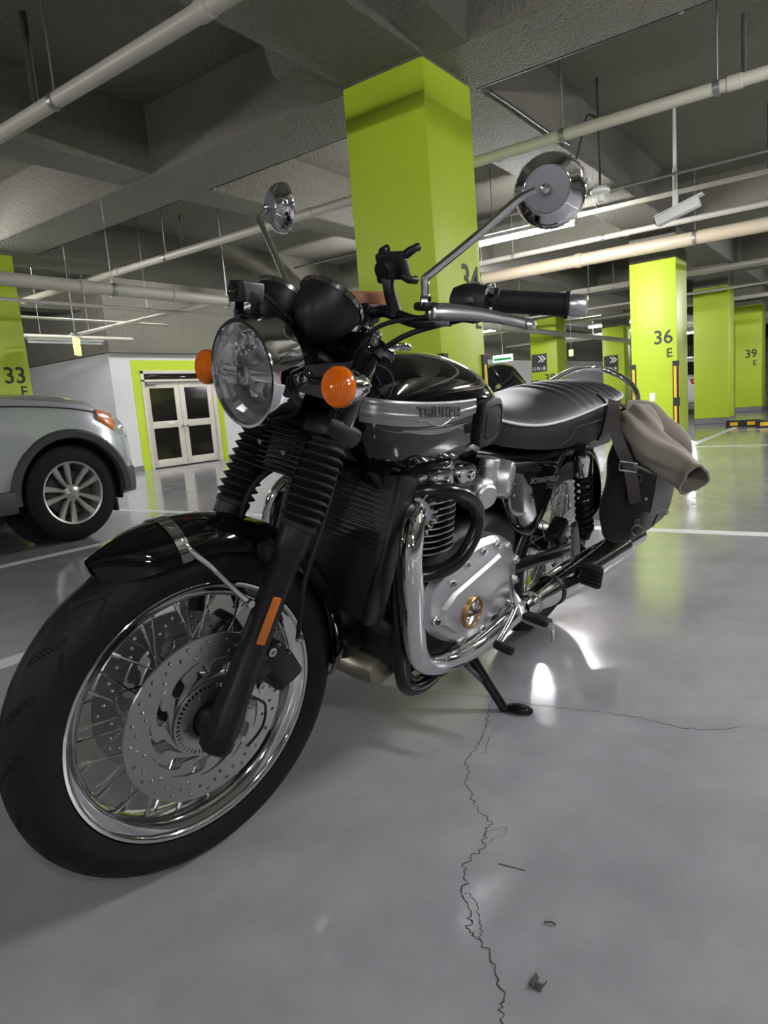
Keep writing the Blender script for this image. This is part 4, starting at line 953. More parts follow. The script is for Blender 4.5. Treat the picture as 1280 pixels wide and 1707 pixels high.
# ---- handlebar and controls
bar = []
for s in (-1, 1):
    h = [(1.085, s*0.0, 1.022), (1.095, s*0.05, 1.022), (1.108, s*0.10, 1.026), (1.108, s*0.165, 1.012), (1.092, s*0.205, 1.012), (1.078, s*0.235, 1.030), (1.066, s*0.27, 1.050), (1.030, s*0.33, 1.053), (0.996, s*0.395, 1.053)]
    bar.append(h)
path = list(reversed(bar[0]))[:-1]+bar[1]
hb = sp_('handlebar', tube(path, 0.0112, 14, 6), M_FRAME)
for s in (-1, 1):
    sp_('bar_clamp', join(box((1.092, s*0.042, 1.022), (0.036, 0.026, 0.036), 0.006), lathe([(0.014, -0.05), (0.014, 0.0)], (1.092, s*0.042, 1.012), FAX, 14)), M_SATIN, hb)
    d = (Vector((0.996, s*0.395, 1.053))-Vector((1.030, s*0.33, 1.053))).normalized(); g0 = Vector((1.050, s*0.298, 1.052))
    pr = [(0.012, -0.004), (0.0215, -0.003), (0.0215, 0.004), (0.0185, 0.006)]+[(0.0182+0.0005*(k % 2), 0.008+0.102*k/24) for k in range(25)]+[(0.0215, 0.112), (0.022, 0.118), (0.012, 0.119)]
    gp = sp_('handle_grip', lathe(pr, g0, d, 24), M_RUBBER)
    sp_('bar_end', lathe([(0.0115, 0.118), (0.0165, 0.119), (0.0175, 0.124), (0.0172, 0.144), (0.015, 0.147), (0.007, 0.147), (0.006, 0.143), (0.0, 0.143)], g0, d, 24), M_ALU, gp)
    sw0 = Vector((1.070, s*0.258, 1.046))
    sg = sp_('switch_housing', loft([[sw0+d*u+Vector((0.35, s*0.55, 0)).normalized()*0+Vector((a*cos(t)*0.9+0.004, a*cos(t)*s*0.5, b*sin(t))) for t in [2*pi*k/16 for k in range(16)]] for u, a, b in ((-0.030, 0.012, 0.014), (-0.026, 0.020, 0.024), (-0.010, 0.0235, 0.031), (0.012, 0.0245, 0.033), (0.030, 0.022, 0.028), (0.036, 0.016, 0.019))]), M_PLASTIC)
    sp_('switch_button', box(sw0+Vector((0.026, s*0.016, 0.004))+d*0.004, (0.010, 0.018, 0.012), 0.003), M_STEELD, sg)
    bolt(sg, sw0+Vector((0.012, s*0.02, 0.026))+d*0.024, (0.3, 0, 1), 0.008, 0.006, M_CHROMED, True)
    pc = sp_('lever_perch', join(box((1.110, s*0.225, 1.026), (0.036, 0.040, 0.020), 0.006, mx=rot('Z', -s*28)), lathe([(0.016, -0.013), (0.0165, 0.0), (0.016, 0.013)], (1.090, s*0.222, 1.022), d, 16)), M_ALU)
    sp_('perch_cover', box((1.118, s*0.205, 1.036), (0.030, 0.055, 0.014), 0.005, mx=rot('Z', -s*28)), M_PLASTIC, pc)
    bolt(pc, (1.120, s*0.238, 1.036), (0, 0, 1), 0.009, 0.005, M_STEELD, True)
    lv = [(1.124, s*0.222, 1.026), (1.120, s*0.250, 1.028), (1.112, s*0.285, 1.028), (1.102, s*0.320, 1.026), (1.094, s*0.352, 1.022), (1.086, s*0.378, 1.018), (1.082, s*0.390, 1.016)]
    sp_('lever', tube(lv, [0.0150, 0.0150, 0.0120, 0.0100, 0.0088, 0.0082, 0.0095], 12, 6, flat=0.55, up0=(0, 0, 1)), M_ALU, pc)
    sp_('lever_ball', lathe([(0.0, -0.0095), (0.006, -0.0075), (0.0095, 0.0), (0.006, 0.0075), (0.0, 0.0095)], lv[-1], (0, 1, 0), 16), M_ALU, pc)
sp_('brake_reservoir', lathe([(0.024, 0.0), (0.026, 0.006), (0.026, 0.03), (0.024, 0.034), (0.0, 0.035)], (1.125, -0.20, 1.04), (0, 0, 1), 20), M_ALU)
# mirrors (one stem each side)
def mirror(cen, ax, stem, r=0.054):
    ax = Vector(ax).normalized()
    dome = sp_('mirror_shell', lathe([(0.0, 0.016), (0.034, 0.0155), (0.0365, 0.0145), (0.0385, 0.0115), (0.047, 0.006), (0.052, -0.002), (0.0545, -0.012), (0.0545, -0.020), (0.053, -0.022)], cen, ax, 48), M_CHROME)
    sp_('mirror_dish', lathe([(0.0, 0.0175), (0.033, 0.017), (0.0345, 0.0150)], cen, ax, 36), mat('mirror_back_grey', rgb(112, 112, 116), 0.4, metal=0.4), dome)
    sp_('mirror_glass', lathe([(0.0, -0.0195), (0.0525, -0.0195), (0.053, -0.021), (0.0, -0.021)], cen, ax, 40), M_REFLECT, dome)
    rim = []
    A_, U_, W_ = frame(ax)
    for k in range(40):                                         # knurled edge
        a = 2*pi*k/40; rim.append(box(Vector(cen)+A_*(-0.015)+(U_*cos(a)+W_*sin(a))*0.0545, (0.0030, 0.0030, 0.0030), 0.0008, seg=1))
    sp_('mirror_knurl', join(*rim), M_CHROME, dome)
    sp_('mirror_stem', tube(stem, 0.0068, 14, 5), M_CHROME, dome)
    sp_('mirror_joint', lathe([(0.0, 0.030), (0.007, 0.028), (0.009, 0.022), (0.008, 0.012)], cen, ax, 16), M_CHROME, dome)
    sp_('stem_nut', lathe([(0.0095, -0.008), (0.0095, 0.006), (0.007, 0.010)], stem[0], (0, 0, 1), 6), M_CHROME, dome)
mirror((1.062, 0.382, 1.2135), (1, 0.42, -0.10), [(1.130, 0.212, 1.045), (1.134, 0.212, 1.070), (1.136, 0.2135, 1.080), (1.131, 0.224, 1.090), (1.105, 0.288, 1.147), (1.088, 0.345, 1.197), (1.080, 0.372, 1.2115)])
mirror((1.010, -0.362, 1.245), (1, -0.30, -0.10), [(1.090, -0.212, 1.060), (1.086, -0.222, 1.080), (1.074, -0.285, 1.145), (1.060, -0.352, 1.207), (1.056, -0.362, 1.217), (1.050, -0.366, 1.222), (1.036, -0.366, 1.236)])
# phone holder with four fingers
ph = sp_('phone_holder', join(box((1.118, 0.120, 1.103), (0.020, 0.062, 0.046), 0.005, mx=rot('Y', 25)), lathe([(0.0, -0.026), (0.017, -0.025), (0.020, -0.018), (0.021, -0.004)], (1.120, 0.118, 1.100), (-0.9, 0, 0.4), 18)), M_PLASTIC)
for sy in (-1, 1):
    for sz in (-1, 1):
        sp_('holder_finger', tube([(1.116, 0.120+sy*0.024, 1.103+sz*0.016), (1.112, 0.120+sy*0.034, 1.104+sz*0.023), (1.104, 0.120+sy*0.037, 1.106+sz*0.026), (1.097, 0.120+sy*0.036, 1.108+sz*0.027)], [0.008, 0.0075, 0.0065, 0.0075], 10, 4), M_PLASTIC, ph)
sp_('holder_arm', tube([(1.126, 0.118, 1.086), (1.128, 0.124, 1.062), (1.118, 0.126, 1.038), (1.112, 0.124, 1.024)], [0.013, 0.0105, 0.0115, 0.016], 12, 5), M_PLASTIC, ph)
bc = sp_('round_brown_cap', lathe([(0.0, 0.013), (0.044, 0.0125), (0.049, 0.010), (0.050, 0.006), (0.048, -0.010), (0.044, -0.012), (0.0, -0.012)], (1.068, 0.005, 1.050), (0.08, 0.02, 1), 40), M_COPPER, label='flat round copper brown cap behind the instruments')
sp_('cap_foot', lathe([(0.040, 0.0), (0.036, -0.02), (0.02, -0.03)], (1.068, 0.005, 1.038), (0.08, 0.02, 1), 24), M_PLASTIC, bc)
# cables from the bars down into the frame
for i, (pts, r, m) in enumerate([([(1.108, 0.20, 1.02), (1.15, 0.13, 1.0), (1.17, 0.09, 0.95), (1.16, 0.08, 0.88), (1.12, 0.08, 0.80), (1.06, 0.09, 0.74)], 0.0042, M_RUBBER),
                                ([(1.108, -0.20, 1.02), (1.15, -0.13, 1.0), (1.18, -0.09, 0.94), (1.15, -0.06, 0.86), (1.10, -0.04, 0.78)], 0.0045, M_RUBBER),
                                ([(1.06, 0.24, 1.02), (1.12, 0.16, 0.985), (1.14, 0.10, 0.93), (1.13, 0.07, 0.85)], 0.005, M_RUBBER),
                                ([(1.145, 0.098, 0.90), (1.165, 0.106, 0.862), (1.205, 0.112, 0.80), (1.225, 0.114, 0.775)], 0.0026, M_STEELD)]):
    sp_('control_cable', tube(pts, r, 8, 6), m)
sp_('front_brake_hose', tube([(1.215, -0.01, 0.735), (1.245, -0.03, 0.728), (1.275, -0.05, 0.700), (1.292, -0.062, 0.660), (1.298, -0.066, 0.625)], 0.0058, 10, 6), M_RUBBER)
# ---- fuel tank
TK = [(0.605, 0.055, 0.794, 0.842), (0.625, 0.088, 0.769, 0.868), (0.66, 0.112, 0.734, 0.893), (0.72, 0.131, 0.704, 0.924), (0.8, 0.143, 0.692, 0.945), (0.9, 0.15, 0.684, 0.956), (1.0, 0.151, 0.688, 0.955), (1.08, 0.147, 0.704, 0.944), (1.13, 0.137, 0.734, 0.928), (1.16, 0.12, 0.77, 0.908), (1.175, 0.09, 0.794, 0.885), (1.178, 0.05, 0.814, 0.865)]
def tk_mid(zb, zt): return zb+(zt-zb)*0.46
PW = 0.78
def tank_y(x, z):
    w, zb, zt = interp(x, TK); zm = tk_mid(zb, zt)
    s = (z-zm)/(zt-zm) if z > zm else (zm-z)/(zm-zb)
    s = min(1.0, max(0.0, s))**(1/PW)
    return w*max(0.0, 1-s*s)**(PW/2)
def tank_n(x, z):
    e = 0.004
    dx = (tank_y(x+e, z)-tank_y(x-e, z))/(2*e); dz = (tank_y(x, z+e)-tank_y(x, z-e))/(2*e)
    return Vector((-dx, 1, -dz)).normalized()
rings = []
for i in range(49):
    x = 0.605+(1.178-0.605)*(0.5-0.5*cos(pi*i/48)); w, zb, zt = interp(x, TK); zm = tk_mid(zb, zt); ring = []
    for k in range(48):
        t = 2*pi*k/48; c, s = cos(t), sin(t)
        y = w*abs(c)**PW*(1 if c > 0 else -1); z = zm+((zt-zm) if s > 0 else (zm-zb))*abs(s)**PW*(1 if s > 0 else -1)
        ring.append((x, y, z))
    rings.append(ring)
tank = part('fuel_tank', loft(rings), M_GLOSS, angle=70)
for sd in (1, -1):
    g = []
    for i in range(41):                                   # silver flank band with raised ribs
        x = 1.172-(1.172-0.832)*i/40; row = []; f = i/40
        zt_ = 0.879-0.009*f-0.004*sin(pi*f); zb_ = 0.836-0.006*sin(pi*f)*2.0+0.004*f
        for k in range(29):
            v = k/28; z = zt_+(zb_-zt_)*v
            rib = 0.0016*max(0.0, sin(v*pi*4.0))**0.6 if 0.02 < v < 0.98 else 0.0
            p = Vector((x, tank_y(x, z), z))+tank_n(x, z)*(0.0016+rib); row.append((p.x, sd*p.y, p.z))
        g.append(row)
    part('tank_band', sheet(g, 0.0012 if sd > 0 else -0.0012), M_SILVERP, tank, angle=50)
    g = []
    for i in range(31):                                   # dull lower stripe under the band
        x = 1.10-(1.10-0.87)*i/30; f = i/30; row = []
        z1 = 0.822-0.004*sin(pi*f); z0 = z1-0.010*sin(pi*f)-0.001
        for k in range(4):
            z = z1+(z0-z1)*k/3; p = Vector((x, tank_y(x, z), z))+tank_n(x, z)*0.0010; row.append((p.x, sd*p.y, p.z))
        g.append(row)
    part('tank_stripe', sheet(g, 0.0008 if sd > 0 else -0.0008), mat('charcoal_stripe', rgb(92, 96, 92), 0.3, coat=0.6), tank)
    # raised maker's lettering follows the flank
    tv = text_vf('TRIUMPH', 0.030, 0.006, 0.0008, 'CENTER', 1.02)
    wd = max(v.x for v in tv[0])-min(v.x for v in tv[0]); hh = max(v.y for v in tv[0]); V = []
    for v in tv[0]:
        u = v.x/wd*0.150; x = 0.984-u*1.0 if sd > 0 else 0.984+u
        z = 0.842+v.y/hh*0.019+0.004*(x-0.984)/0.08
        p = Vector((x, tank_y(x, z), z))+tank_n(x, z)*(0.0046+v.z*0.6); V.append(Vector((p.x, sd*p.y, p.z)))
    part('tank_badge', (V, tv[1]), M_STEELD, tank, smooth=False)
    und = []
    for i in range(17):
        u = -1+2*i/16; x = 0.984-0.075*u; z = 0.838-0.013*max(0, 1-(u/0.62)**2) if abs(u) < 0.62 else 0.838
        p = Vector((x, tank_y(x, z), z))+tank_n(x, z)*0.0042; und.append((p.x, sd*p.y, p.z))
    part('badge_line', tube(und, 0.0013, 6, 2), M_CHROMED, tank)
    # knee pad
    rr = []; ccx, ccz = 0.738, 0.812
    for f, off in ((1.0, -0.004), (1.0, 0.008), (0.955, 0.0125), (0.90, 0.0135), (0.74, 0.0135), (0.72, 0.0095), (0.66, 0.009), (0.62, 0.012), (0.25, 0.0135), (0.01, 0.0135)):
        ring = []
        for k in range(44):
            t = 2*pi*k/44; c, s = cos(t), sin(t); e = 0.62 if c < 0 else 0.42
            x = ccx+0.080*f*abs(c)**e*(1 if c > 0 else -1); z = ccz+0.052*f*abs(s)**0.62*(1 if s > 0 else -1)
            x = max(x, 0.63); p = Vector((x, tank_y(x, z), z)); nn = tank_n(x, z); nn.x *= 0.4; nn.normalize(); p += nn*off
            ring.append((p.x, sd*p.y, p.z))
        rr.append(ring)
    part('knee_pad', loft(rr, False, True), M_RUBBER, tank, angle=30)
part('filler_cap', lathe([(0.034, 0.0), (0.036, 0.006), (0.034, 0.012), (0.028, 0.015), (0.0, 0.016)], (0.90, -0.035, 0.949), (0, -0.2, 1), 32), M_CHROME, tank)
part('tank_emblem', box((0.985, 0.0, 0.957), (0.05, 0.032, 0.003), 0.001), M_CHROMED, tank)

# ---- seat
ST = [(-0.305, 0.030, 0.846, 0.842, 0.79), (-0.29, 0.065, 0.852, 0.842, 0.765), (-0.25, 0.098, 0.859, 0.838, 0.742), (-0.15, 0.128, 0.864, 0.832, 0.720), (0.0, 0.143, 0.866, 0.824, 0.710), (0.12, 0.148, 0.862, 0.814, 0.708), (0.25, 0.152, 0.851, 0.802, 0.709), (0.36, 0.153, 0.836, 0.794, 0.713), (0.47, 0.150, 0.830, 0.790, 0.722), (0.56, 0.138, 0.832, 0.794, 0.732), (0.63, 0.112, 0.835, 0.804, 0.742), (0.665, 0.075, 0.835, 0.815, 0.76), (0.675, 0.04, 0.832, 0.82, 0.78)]
def seat_ring(x, grow=0.0):
    w, zt, ze, zb = interp(x, ST); w += grow; zt += grow; rib = 0.0
    if x < 0.235 and x > -0.27:
        f = ((0.235-x)/0.062) % 1.0; rib = 0.014*(abs(sin(pi*f))**0.5-0.72)
    half = []
    for k in range(9):
        u = k/8; y = w*0.985*u; z = ze+(zt-ze)*(1-u**2.4)+rib*(1-u**4)
        half.append((y, z))
    half += [(w, ze-0.006), (w*1.01, ze-0.03), (w*1.0, zb+0.025), (w*0.96, zb), (w*0.6, zb-0.004)]
    return [(x, -y, z) for y, z in half]+[(x, y, z) for y, z in reversed(half[1:])]
rings = []
for i in range(111):
    rings.append(seat_ring(-0.305+0.98*i/110))
seat = part('seat', loft(rings), M_LEATHER, angle=55)
pl, pr_ = [], []
for i in range(60):
    x = -0.303+0.976*(0.5-0.5*cos(pi*i/59)); w, zt, ze, zb = interp(x, ST); pl.append((x, w*0.995+0.001, ze-0.001)); pr_.append((x, -w*0.995-0.001, ze-0.001))
part('seat_piping', tube(pl+[(0.676, 0.0, 0.823)]+list(reversed(pr_))+[(-0.307, 0, 0.845)], 0.0036, 8, 2, closed=True), M_PIPING, seat)
sm = [(x, interp(x, ST)[0]*1.012+0.001, z) for x, z in ((0.36, 0.722), (0.30, 0.735), (0.27, 0.757), (0.24, 0.768), (0.12, 0.772), (0.0, 0.776))]
part('seat_seam', tube(sm, 0.0016, 6, 5), M_RUBBER, seat)
sb = []
for x in (0.020, 0.002, -0.016):
    sb.append([Vector(p) for p in seat_ring(x, 0.0035)[5:22]])
part('seat_cross_strap', sheet([[sb[i][j] for i in range(3)] for j in range(len(sb[0]))], 0.003), M_LEATHER, seat)
part('seat_nose_panel', loft([[Vector(p)*1.0 for p in seat_ring(x, -0.01)] for x in (0.60, 0.66)]), M_PLASTIC, seat)

# ---- grab rail, tail
gr_pts = [(-0.02, -0.152, 0.755), (-0.12, -0.155, 0.80), (-0.25, -0.150, 0.850), (-0.38, -0.135, 0.885), (-0.47, -0.09, 0.896), (-0.505, -0.02, 0.882), (-0.495, 0.045, 0.855), (-0.44, 0.095, 0.818), (-0.34, 0.125, 0.780), (-0.22, 0.145, 0.757), (-0.06, 0.150, 0.742)]
part('grab_rail', tube(gr_pts, 0.0105, 14, 6), M_CHROME)
part('rear_mudguard', guard_arc((0, 0, 0.335), 0.375, radians(52), radians(176), 0.085, 40, 0.06, 0.8, 0.6), M_GLOSS, angle=60)
tl = part('tail_lamp', lathe([(0.0, 0.04), (0.022, 0.038), (0.030, 0.028), (0.032, 0.0), (0.032, -0.015), (0.02, -0.02)], (-0.40, 0, 0.47), (-0.9, 0, 0.1), 24), M_RED)
part('seat_tray', loft([[(x, y, z) for y, z in ((-w_, 0.755), (-w_*0.9, 0.665), (w_*0.9, 0.665), (w_, 0.755))] for x, w_ in ((-0.34, 0.06), (-0.25, 0.10), (0.0, 0.118), (0.35, 0.12))]), M_PLASTIC)
part('number_plate', box((-0.43, 0, 0.38), (0.004, 0.18, 0.11), 0.002, mx=rot('Y', 18)), M_WHITE)

# ---- frame
def ftube(name, pts, r=0.0155, m=None, sub=6): return part(name, tube(pts, r, 12, sub), m or M_FRAME)
ftube('frame_spine', [(1.13, 0, 0.90), (1.00, 0, 0.76), (0.80, 0, 0.735), (0.62, 0, 0.72), (0.50, 0, 0.66)], 0.022)
part('steering_head', lathe([(0.034, 0.0), (0.036, 0.01), (0.030, 0.02), (0.030, 0.13), (0.036, 0.14), (0.034, 0.15)], (1.185, 0, 0.80), FAX, 24), M_FRAME)
for s in (1, -1):
    ftube('down_tube', [(1.15, s*0.035, 0.82), (1.10, s*0.07, 0.74), (1.045, s*0.10, 0.66), (1.005, s*0.11, 0.52), (0.975, s*0.112, 0.40), (0.945, s*0.112, 0.27), (0.90, s*0.112, 0.195), (0.82, s*0.112, 0.168), (0.66, s*0.112, 0.168), (0.54, s*0.112, 0.20), (0.50, s*0.11, 0.27)], 0.0165)
    ftube('rear_frame_tube', [(0.72, s*0.09, 0.725), (0.5, s*0.105, 0.695), (0.28, s*0.115, 0.69), (0.05, s*0.115, 0.70), (-0.20, s*0.10, 0.735)], 0.0145)
    ftube('frame_leg', [(0.52, s*0.112, 0.27), (0.47, s*0.118, 0.36), (0.42, s*0.120, 0.46), (0.34, s*0.120, 0.58), (0.24, s*0.118, 0.68)], 0.0155)
    ftube('swingarm', [(0.50, s*0.10, 0.37), (0.30, s*0.118, 0.360), (0.12, s*0.125, 0.348), (0.0, s*0.125, 0.338), (-0.04, s*0.125, 0.335)], 0.021)
    ax = part('axle_block', join(box((-0.01, s*0.128, 0.335), (0.085, 0.030, 0.042), 0.008), lathe([(0.0, 0.030), (0.013, 0.030), (0.015, 0.016), (0.022, 0.014), (0.022, 0.0)], (0, s*0.14, 0.335), (0, s, 0), 6)), M_SATIN)
    # shock absorber with coil spring
    t0, t1 = Vector((0.205, s*0.165, 0.705)), Vector((0.035, s*0.165, 0.405)); d = (t1-t0).normalized(); Ls = (t1-t0).length
    sh_ = part('shock_absorber', lathe([(0.009, 0.0), (0.009, Ls*0.55), (0.013, Ls*0.55), (0.020, Ls*0.62), (0.020, Ls*0.93), (0.012, Ls)], t0, d, 20), M_SATIN)
    part('shock_cover', lathe([(0.012, 0.012), (0.026, 0.018), (0.029, 0.030), (0.029, 0.088), (0.027, 0.092), (0.020, 0.092)], t0, d, 28), M_CHROME, sh_)
    A_, U_, W_ = frame(d); cp = []
    for k in range(8*14+1):
        t = k/14*2*pi; h = 0.092+(Ls*0.90-0.092)*k/(8*14); cp.append(t0+A_*h+(U_*cos(t)+W_*sin(t))*0.0245)
    part('coil_spring', tube(cp, 0.0052, 8, 1), M_FRAME, sh_)
    for q in (t0, t1): part('shock_eye', lathe([(0.007, -0.016), (0.018, -0.016), (0.019, 0.0), (0.018, 0.016), (0.0, 0.018)], q, (0, s, 0), 20), M_SATIN, sh_)
    part('shock_nut', lathe([(0.0, 0.030), (0.009, 0.030), (0.012, 0.016)], t0, (0, s, 0), 6), M_CHROME, sh_)
    part('shock_spring_seat', lathe([(0.020, Ls*0.895), (0.030, Ls*0.90), (0.030, Ls*0.925), (0.018, Ls*0.94)], t0, d, 24), M_SATIN, sh_)
    # passenger peg hanger
    hb_ = [(0.165, 0.475), (0.185, 0.460), (0.115, 0.310), (0.085, 0.295), (0.075, 0.315), (0.105, 0.39)]
    hg = part('peg_hanger', plate([(p[0]-0.12, p[1]-0.38) for p in hb_], [], 0.012, (0.12, s*0.175, 0.38), (0, -1, 0), (1, 0, 0)), M_ALU if s > 0 else M_ALU, angle=30)
    bolt(hg, (0.102, s*0.182, 0.318), (0, s, 0), 0.010, 0.008, M_CHROMED)
    pp = part('passenger_peg', box((0.325, s*0.305, 0.382), (0.022, 0.064, 0.070), 0.009, mx=rot('Y', 10), seg=3), M_RUBBER)
    for k in range(5): part('peg_rib', box((0.338+0.0022*(k-2), s*0.305, 0.356+0.0125*k), (0.005, 0.058, 0.006), 0.001, mx=rot('Y', 10), seg=1), M_PLASTIC, pp)
    part('peg_arm', tube([(0.32, s*0.30, 0.385), (0.29, s*0.25, 0.375), (0.22, s*0.185, 0.34), (0.12, s*0.175, 0.325)], 0.009, 10, 4), M_FRAME, pp)

# ---- rear wheel
RC = Vector((0, 0, 0.332))
tyre(0.329, 0.074, 0.226, 300, True, 'rear_tyre', RC, False)
rp = [(0.226, 0.052), (0.227, 0.060), (0.223, 0.0625), (0.216, 0.058), (0.208, 0.05), (0.198, 0.034), (0.194, 0.01)]
rp = rp+[(r, -y) for r, y in reversed(rp)]+[(0.218, -0.045), (0.208, -0.01), (0.208, 0.01), (0.218, 0.045), (0.226, 0.052)]
rrim = part('rear_rim', lathe(rp, RC, (0, 1, 0), 80), M_CHROME)
spokes(rrim, RC, 0.055, 0.045, 0.196, 0.012, 36, Matrix.Identity(4), 0.002)
part('rear_hub', lathe([(0.014, -0.10), (0.05, -0.095), (0.062, -0.06), (0.062, -0.042), (0.04, -0.03), (0.04, 0.03), (0.06, 0.042), (0.06, 0.055), (0.035, 0.065), (0.014, 0.11)], RC, (0, 1, 0), 32), M_SATIN)
disc(0.128, 0.046, RC, 0.088, False, name='rear_brake_disc')
part('rear_caliper', box((0.095, 0.095, 0.408), (0.085, 0.05, 0.055), 0.012, mx=rot('Y', 40), seg=3), M_SATIN)
part('chain_guard', box((0.20, -0.11, 0.44), (0.42, 0.03, 0.05), 0.012, mx=rot('Y', -6)), M_SATIN)
part('rear_sprocket', lathe([(0.05, -0.004), (0.098, -0.004), (0.098, 0.004), (0.05, 0.004), (0.05, -0.004)], RC+Vector((0, -0.092, 0)), (0, 1, 0), 42), M_STEELD)

# ---- radiator, collector
rd = part('radiator', box((1.085, 0, 0.575), (0.045, 0.265, 0.300), 0.010, mx=rot('Y', -13)), M_PLASTIC)
for s in (1, -1): part('radiator_tank', box((1.085, s*0.140, 0.575), (0.058, 0.022, 0.310), 0.010, mx=rot('Y', -13)), M_SATIN, rd)
for k in range(22):
    u = -0.125+0.25*k/21; part('cooling_fin', box((1.110+u*0.225, 0, 0.582+u), (0.003, 0.245, 0.0018), 0.0), M_PLASTIC, rd)
part('radiator_hose', tube([(1.07, -0.09, 0.70), (1.03, -0.11, 0.72), (0.98, -0.10, 0.70)], 0.017, 12, 5), M_RUBBER, rd)
part('radiator_hose', tube([(1.10, 0.10, 0.44), (1.07, 0.12, 0.40), (1.0, 0.12, 0.37), (0.95, 0.12, 0.36)], 0.016, 12, 5), M_RUBBER, rd)
part('exhaust_collector', loft([[(0.955+a*cos(t)*0.9, y, 0.235+b*sin(t)) for t in [2*pi*k/20 for k in range(20)]] for y, a, b in ((-0.105, 0.03, 0.02), (-0.095, 0.06, 0.038), (-0.05, 0.075, 0.048), (0.03, 0.075, 0.048), (0.075, 0.062, 0.040), (0.09, 0.03, 0.02))]), mat('heat_tinted_steel', rgb(150, 146, 128), 0.38, metal=0.9, noise_amt=0.2, noise_scale=14))
part('oil_filter', lathe([(0.0, 0.06), (0.03, 0.058), (0.034, 0.05), (0.034, 0.0)], (1.0, 0.01, 0.31), (0.9, 0, -0.2), 24), M_SATIN)

# ---- engine
CS = [(0.45, 0.115, 0.33, 0.47), (0.49, 0.135, 0.26, 0.54), (0.58, 0.145, 0.225, 0.57), (0.75, 0.148, 0.215, 0.565), (0.90, 0.145, 0.225, 0.55), (0.985, 0.135, 0.26, 0.51), (1.02, 0.11, 0.33, 0.46)]
rings = []
for i in range(25):
    x = 0.45+0.57*i/24; w, zb, zt = interp(x, CS); zm = (zb+zt)/2; h = (zt-zb)/2
    rings.append([(x, w*abs(cos(t))**0.35*(1 if cos(t) > 0 else -1), zm+h*abs(sin(t))**0.45*(1 if sin(t) > 0 else -1)) for t in [2*pi*k/36 for k in range(36)]])
crank = part('crankcase', loft(rings), M_SATIN, angle=50)
OUT = [(0.979, 0.445), (0.957, 0.486), (0.888, 0.512), (0.794, 0.536), (0.696, 0.537), (0.622, 0.514), (0.558, 0.465), (0.532, 0.407), (0.524, 0.333), (0.547, 0.297), (0.617, 0.279), (0.69, 0.275), (0.77, 0.276), (0.842, 0.298), (0.926, 0.345), (0.965, 0.391)]
o3 = spline([(p[0], 0, p[1]) for p in OUT], 4, True); ccx = sum(p.x for p in o3)/len(o3); ccz = sum(p.z for p in o3)/len(o3)
def cov(f, y, fz=None): return [(ccx+(p.x-ccx)*f, y, ccz+(p.z-ccz)*(fz or f)) for p in o3]
gc_ = part('engine_cover', loft([cov(1.0, 0.120), cov(1.0, 0.160), cov(0.992, 0.166), cov(0.955, 0.1705), cov(0.93, 0.176), cov(0.90, 0.1795), cov(0.6, 0.183), cov(0.2, 0.184)]), M_ALU, angle=28)
PL = [(0.675, 0.492), (0.606, 0.440), (0.588, 0.395), (0.592, 0.345), (0.640, 0.318), (0.752, 0.310), (0.845, 0.325), (0.918, 0.372), (0.922, 0.412), (0.885, 0.440)]
p3_ = [Vector((p[0], 0, p[1])) for p in PL]; pcx = sum(p.x for p in p3_)/len(p3_); pcz = sum(p.z for p in p3_)/len(p3_)
def pla(f, y): return [(pcx+(p.x-pcx)*f, y, pcz+(p.z-pcz)*f) for p in p3_]
part('cover_plateau', loft([pla(1.04, 0.172), pla(0.93, 0.192), pla(0.88, 0.194), pla(0.3, 0.195)]), M_ALU, gc_, angle=24)
for x, z in ((0.886, 0.466), (0.830, 0.497), (0.760, 0.512), (0.690, 0.514), (0.628, 0.497), (0.935, 0.388), (0.566, 0.447), (0.548, 0.385), (0.553, 0.315), (0.70, 0.291), (0.80, 0.293)):
    bs = part('cover_boss', lathe([(0.013, -0.02), (0.0115, 0.004), (0.010, 0.006), (0.0, 0.006)], (x, 0.178, z), (0, 1, 0), 18), M_ALU, gc_)
    part('cover_bolt', lathe([(0.0, 0.004), (0.003, 0.004), (0.0032, 0.008), (0.0062, 0.008), (0.007, 0.005), (0.007, 0.0)], (x, 0.183, z), (0, 1, 0), 12), M_CHROMED, gc_)
bg = part('cover_badge', lathe([(0.041, -0.004), (0.041, 0.006), (0.039, 0.0085), (0.0345, 0.0085), (0.0335, 0.0065), (0.0, 0.0065)], (0.797, 0.194, 0.373), (0, 1, 0), 48), M_GOLD, gc_, label='round brass badge on the engine cover')
for k in range(8):
    a = 2*pi*k/8+pi/8; c_, s_ = cos(a), sin(a)
    w0, w1 = 0.0016, 0.0058
    V = [(0.797+0.006*c_-w0*s_, 0.2010, 0.373+0.006*s_+w0*c_), (0.797+0.031*c_-w1*s_, 0.2010, 0.373+0.031*s_+w1*c_), (0.797+0.031*c_+w1*s_, 0.2010, 0.373+0.031*s_-w1*c_), (0.797+0.006*c_+w0*s_, 0.2010, 0.373+0.006*s_-w0*c_)]
    top = [(v[0]*0.5+(0.797+0.018*c_)*0.5, 0.2035, v[2]*0.5+(0.373+0.018*s_)*0.5) for v in V]
    part('badge_ray', loft([V, top]), M_CHROME, bg, smooth=False)
tv = text_vf('TRIUMPH', 0.0095, 0.002, 0.0002, 'CENTER')
part('badge_lettering', ([Vector((0.797-v.x, 0.2045+v.z, 0.370+v.y)) for v in tv[0]], tv[1]), M_STEELD, bg, smooth=False)
part('engine_cover', loft([[(p[0], -p[1], p[2]) for p in r] for r in (cov(1.0, 0.12), cov(1.0, 0.165), cov(0.93, 0.176), cov(0.3, 0.184))]), M_ALU, angle=28)
part('oil_sump', loft([[(x, y, z) for x, y in ((0.55, -0.09), (0.86, -0.09), (0.86, 0.09), (0.55, 0.09))] for z in (0.24, 0.19)]), M_SATIN, crank)
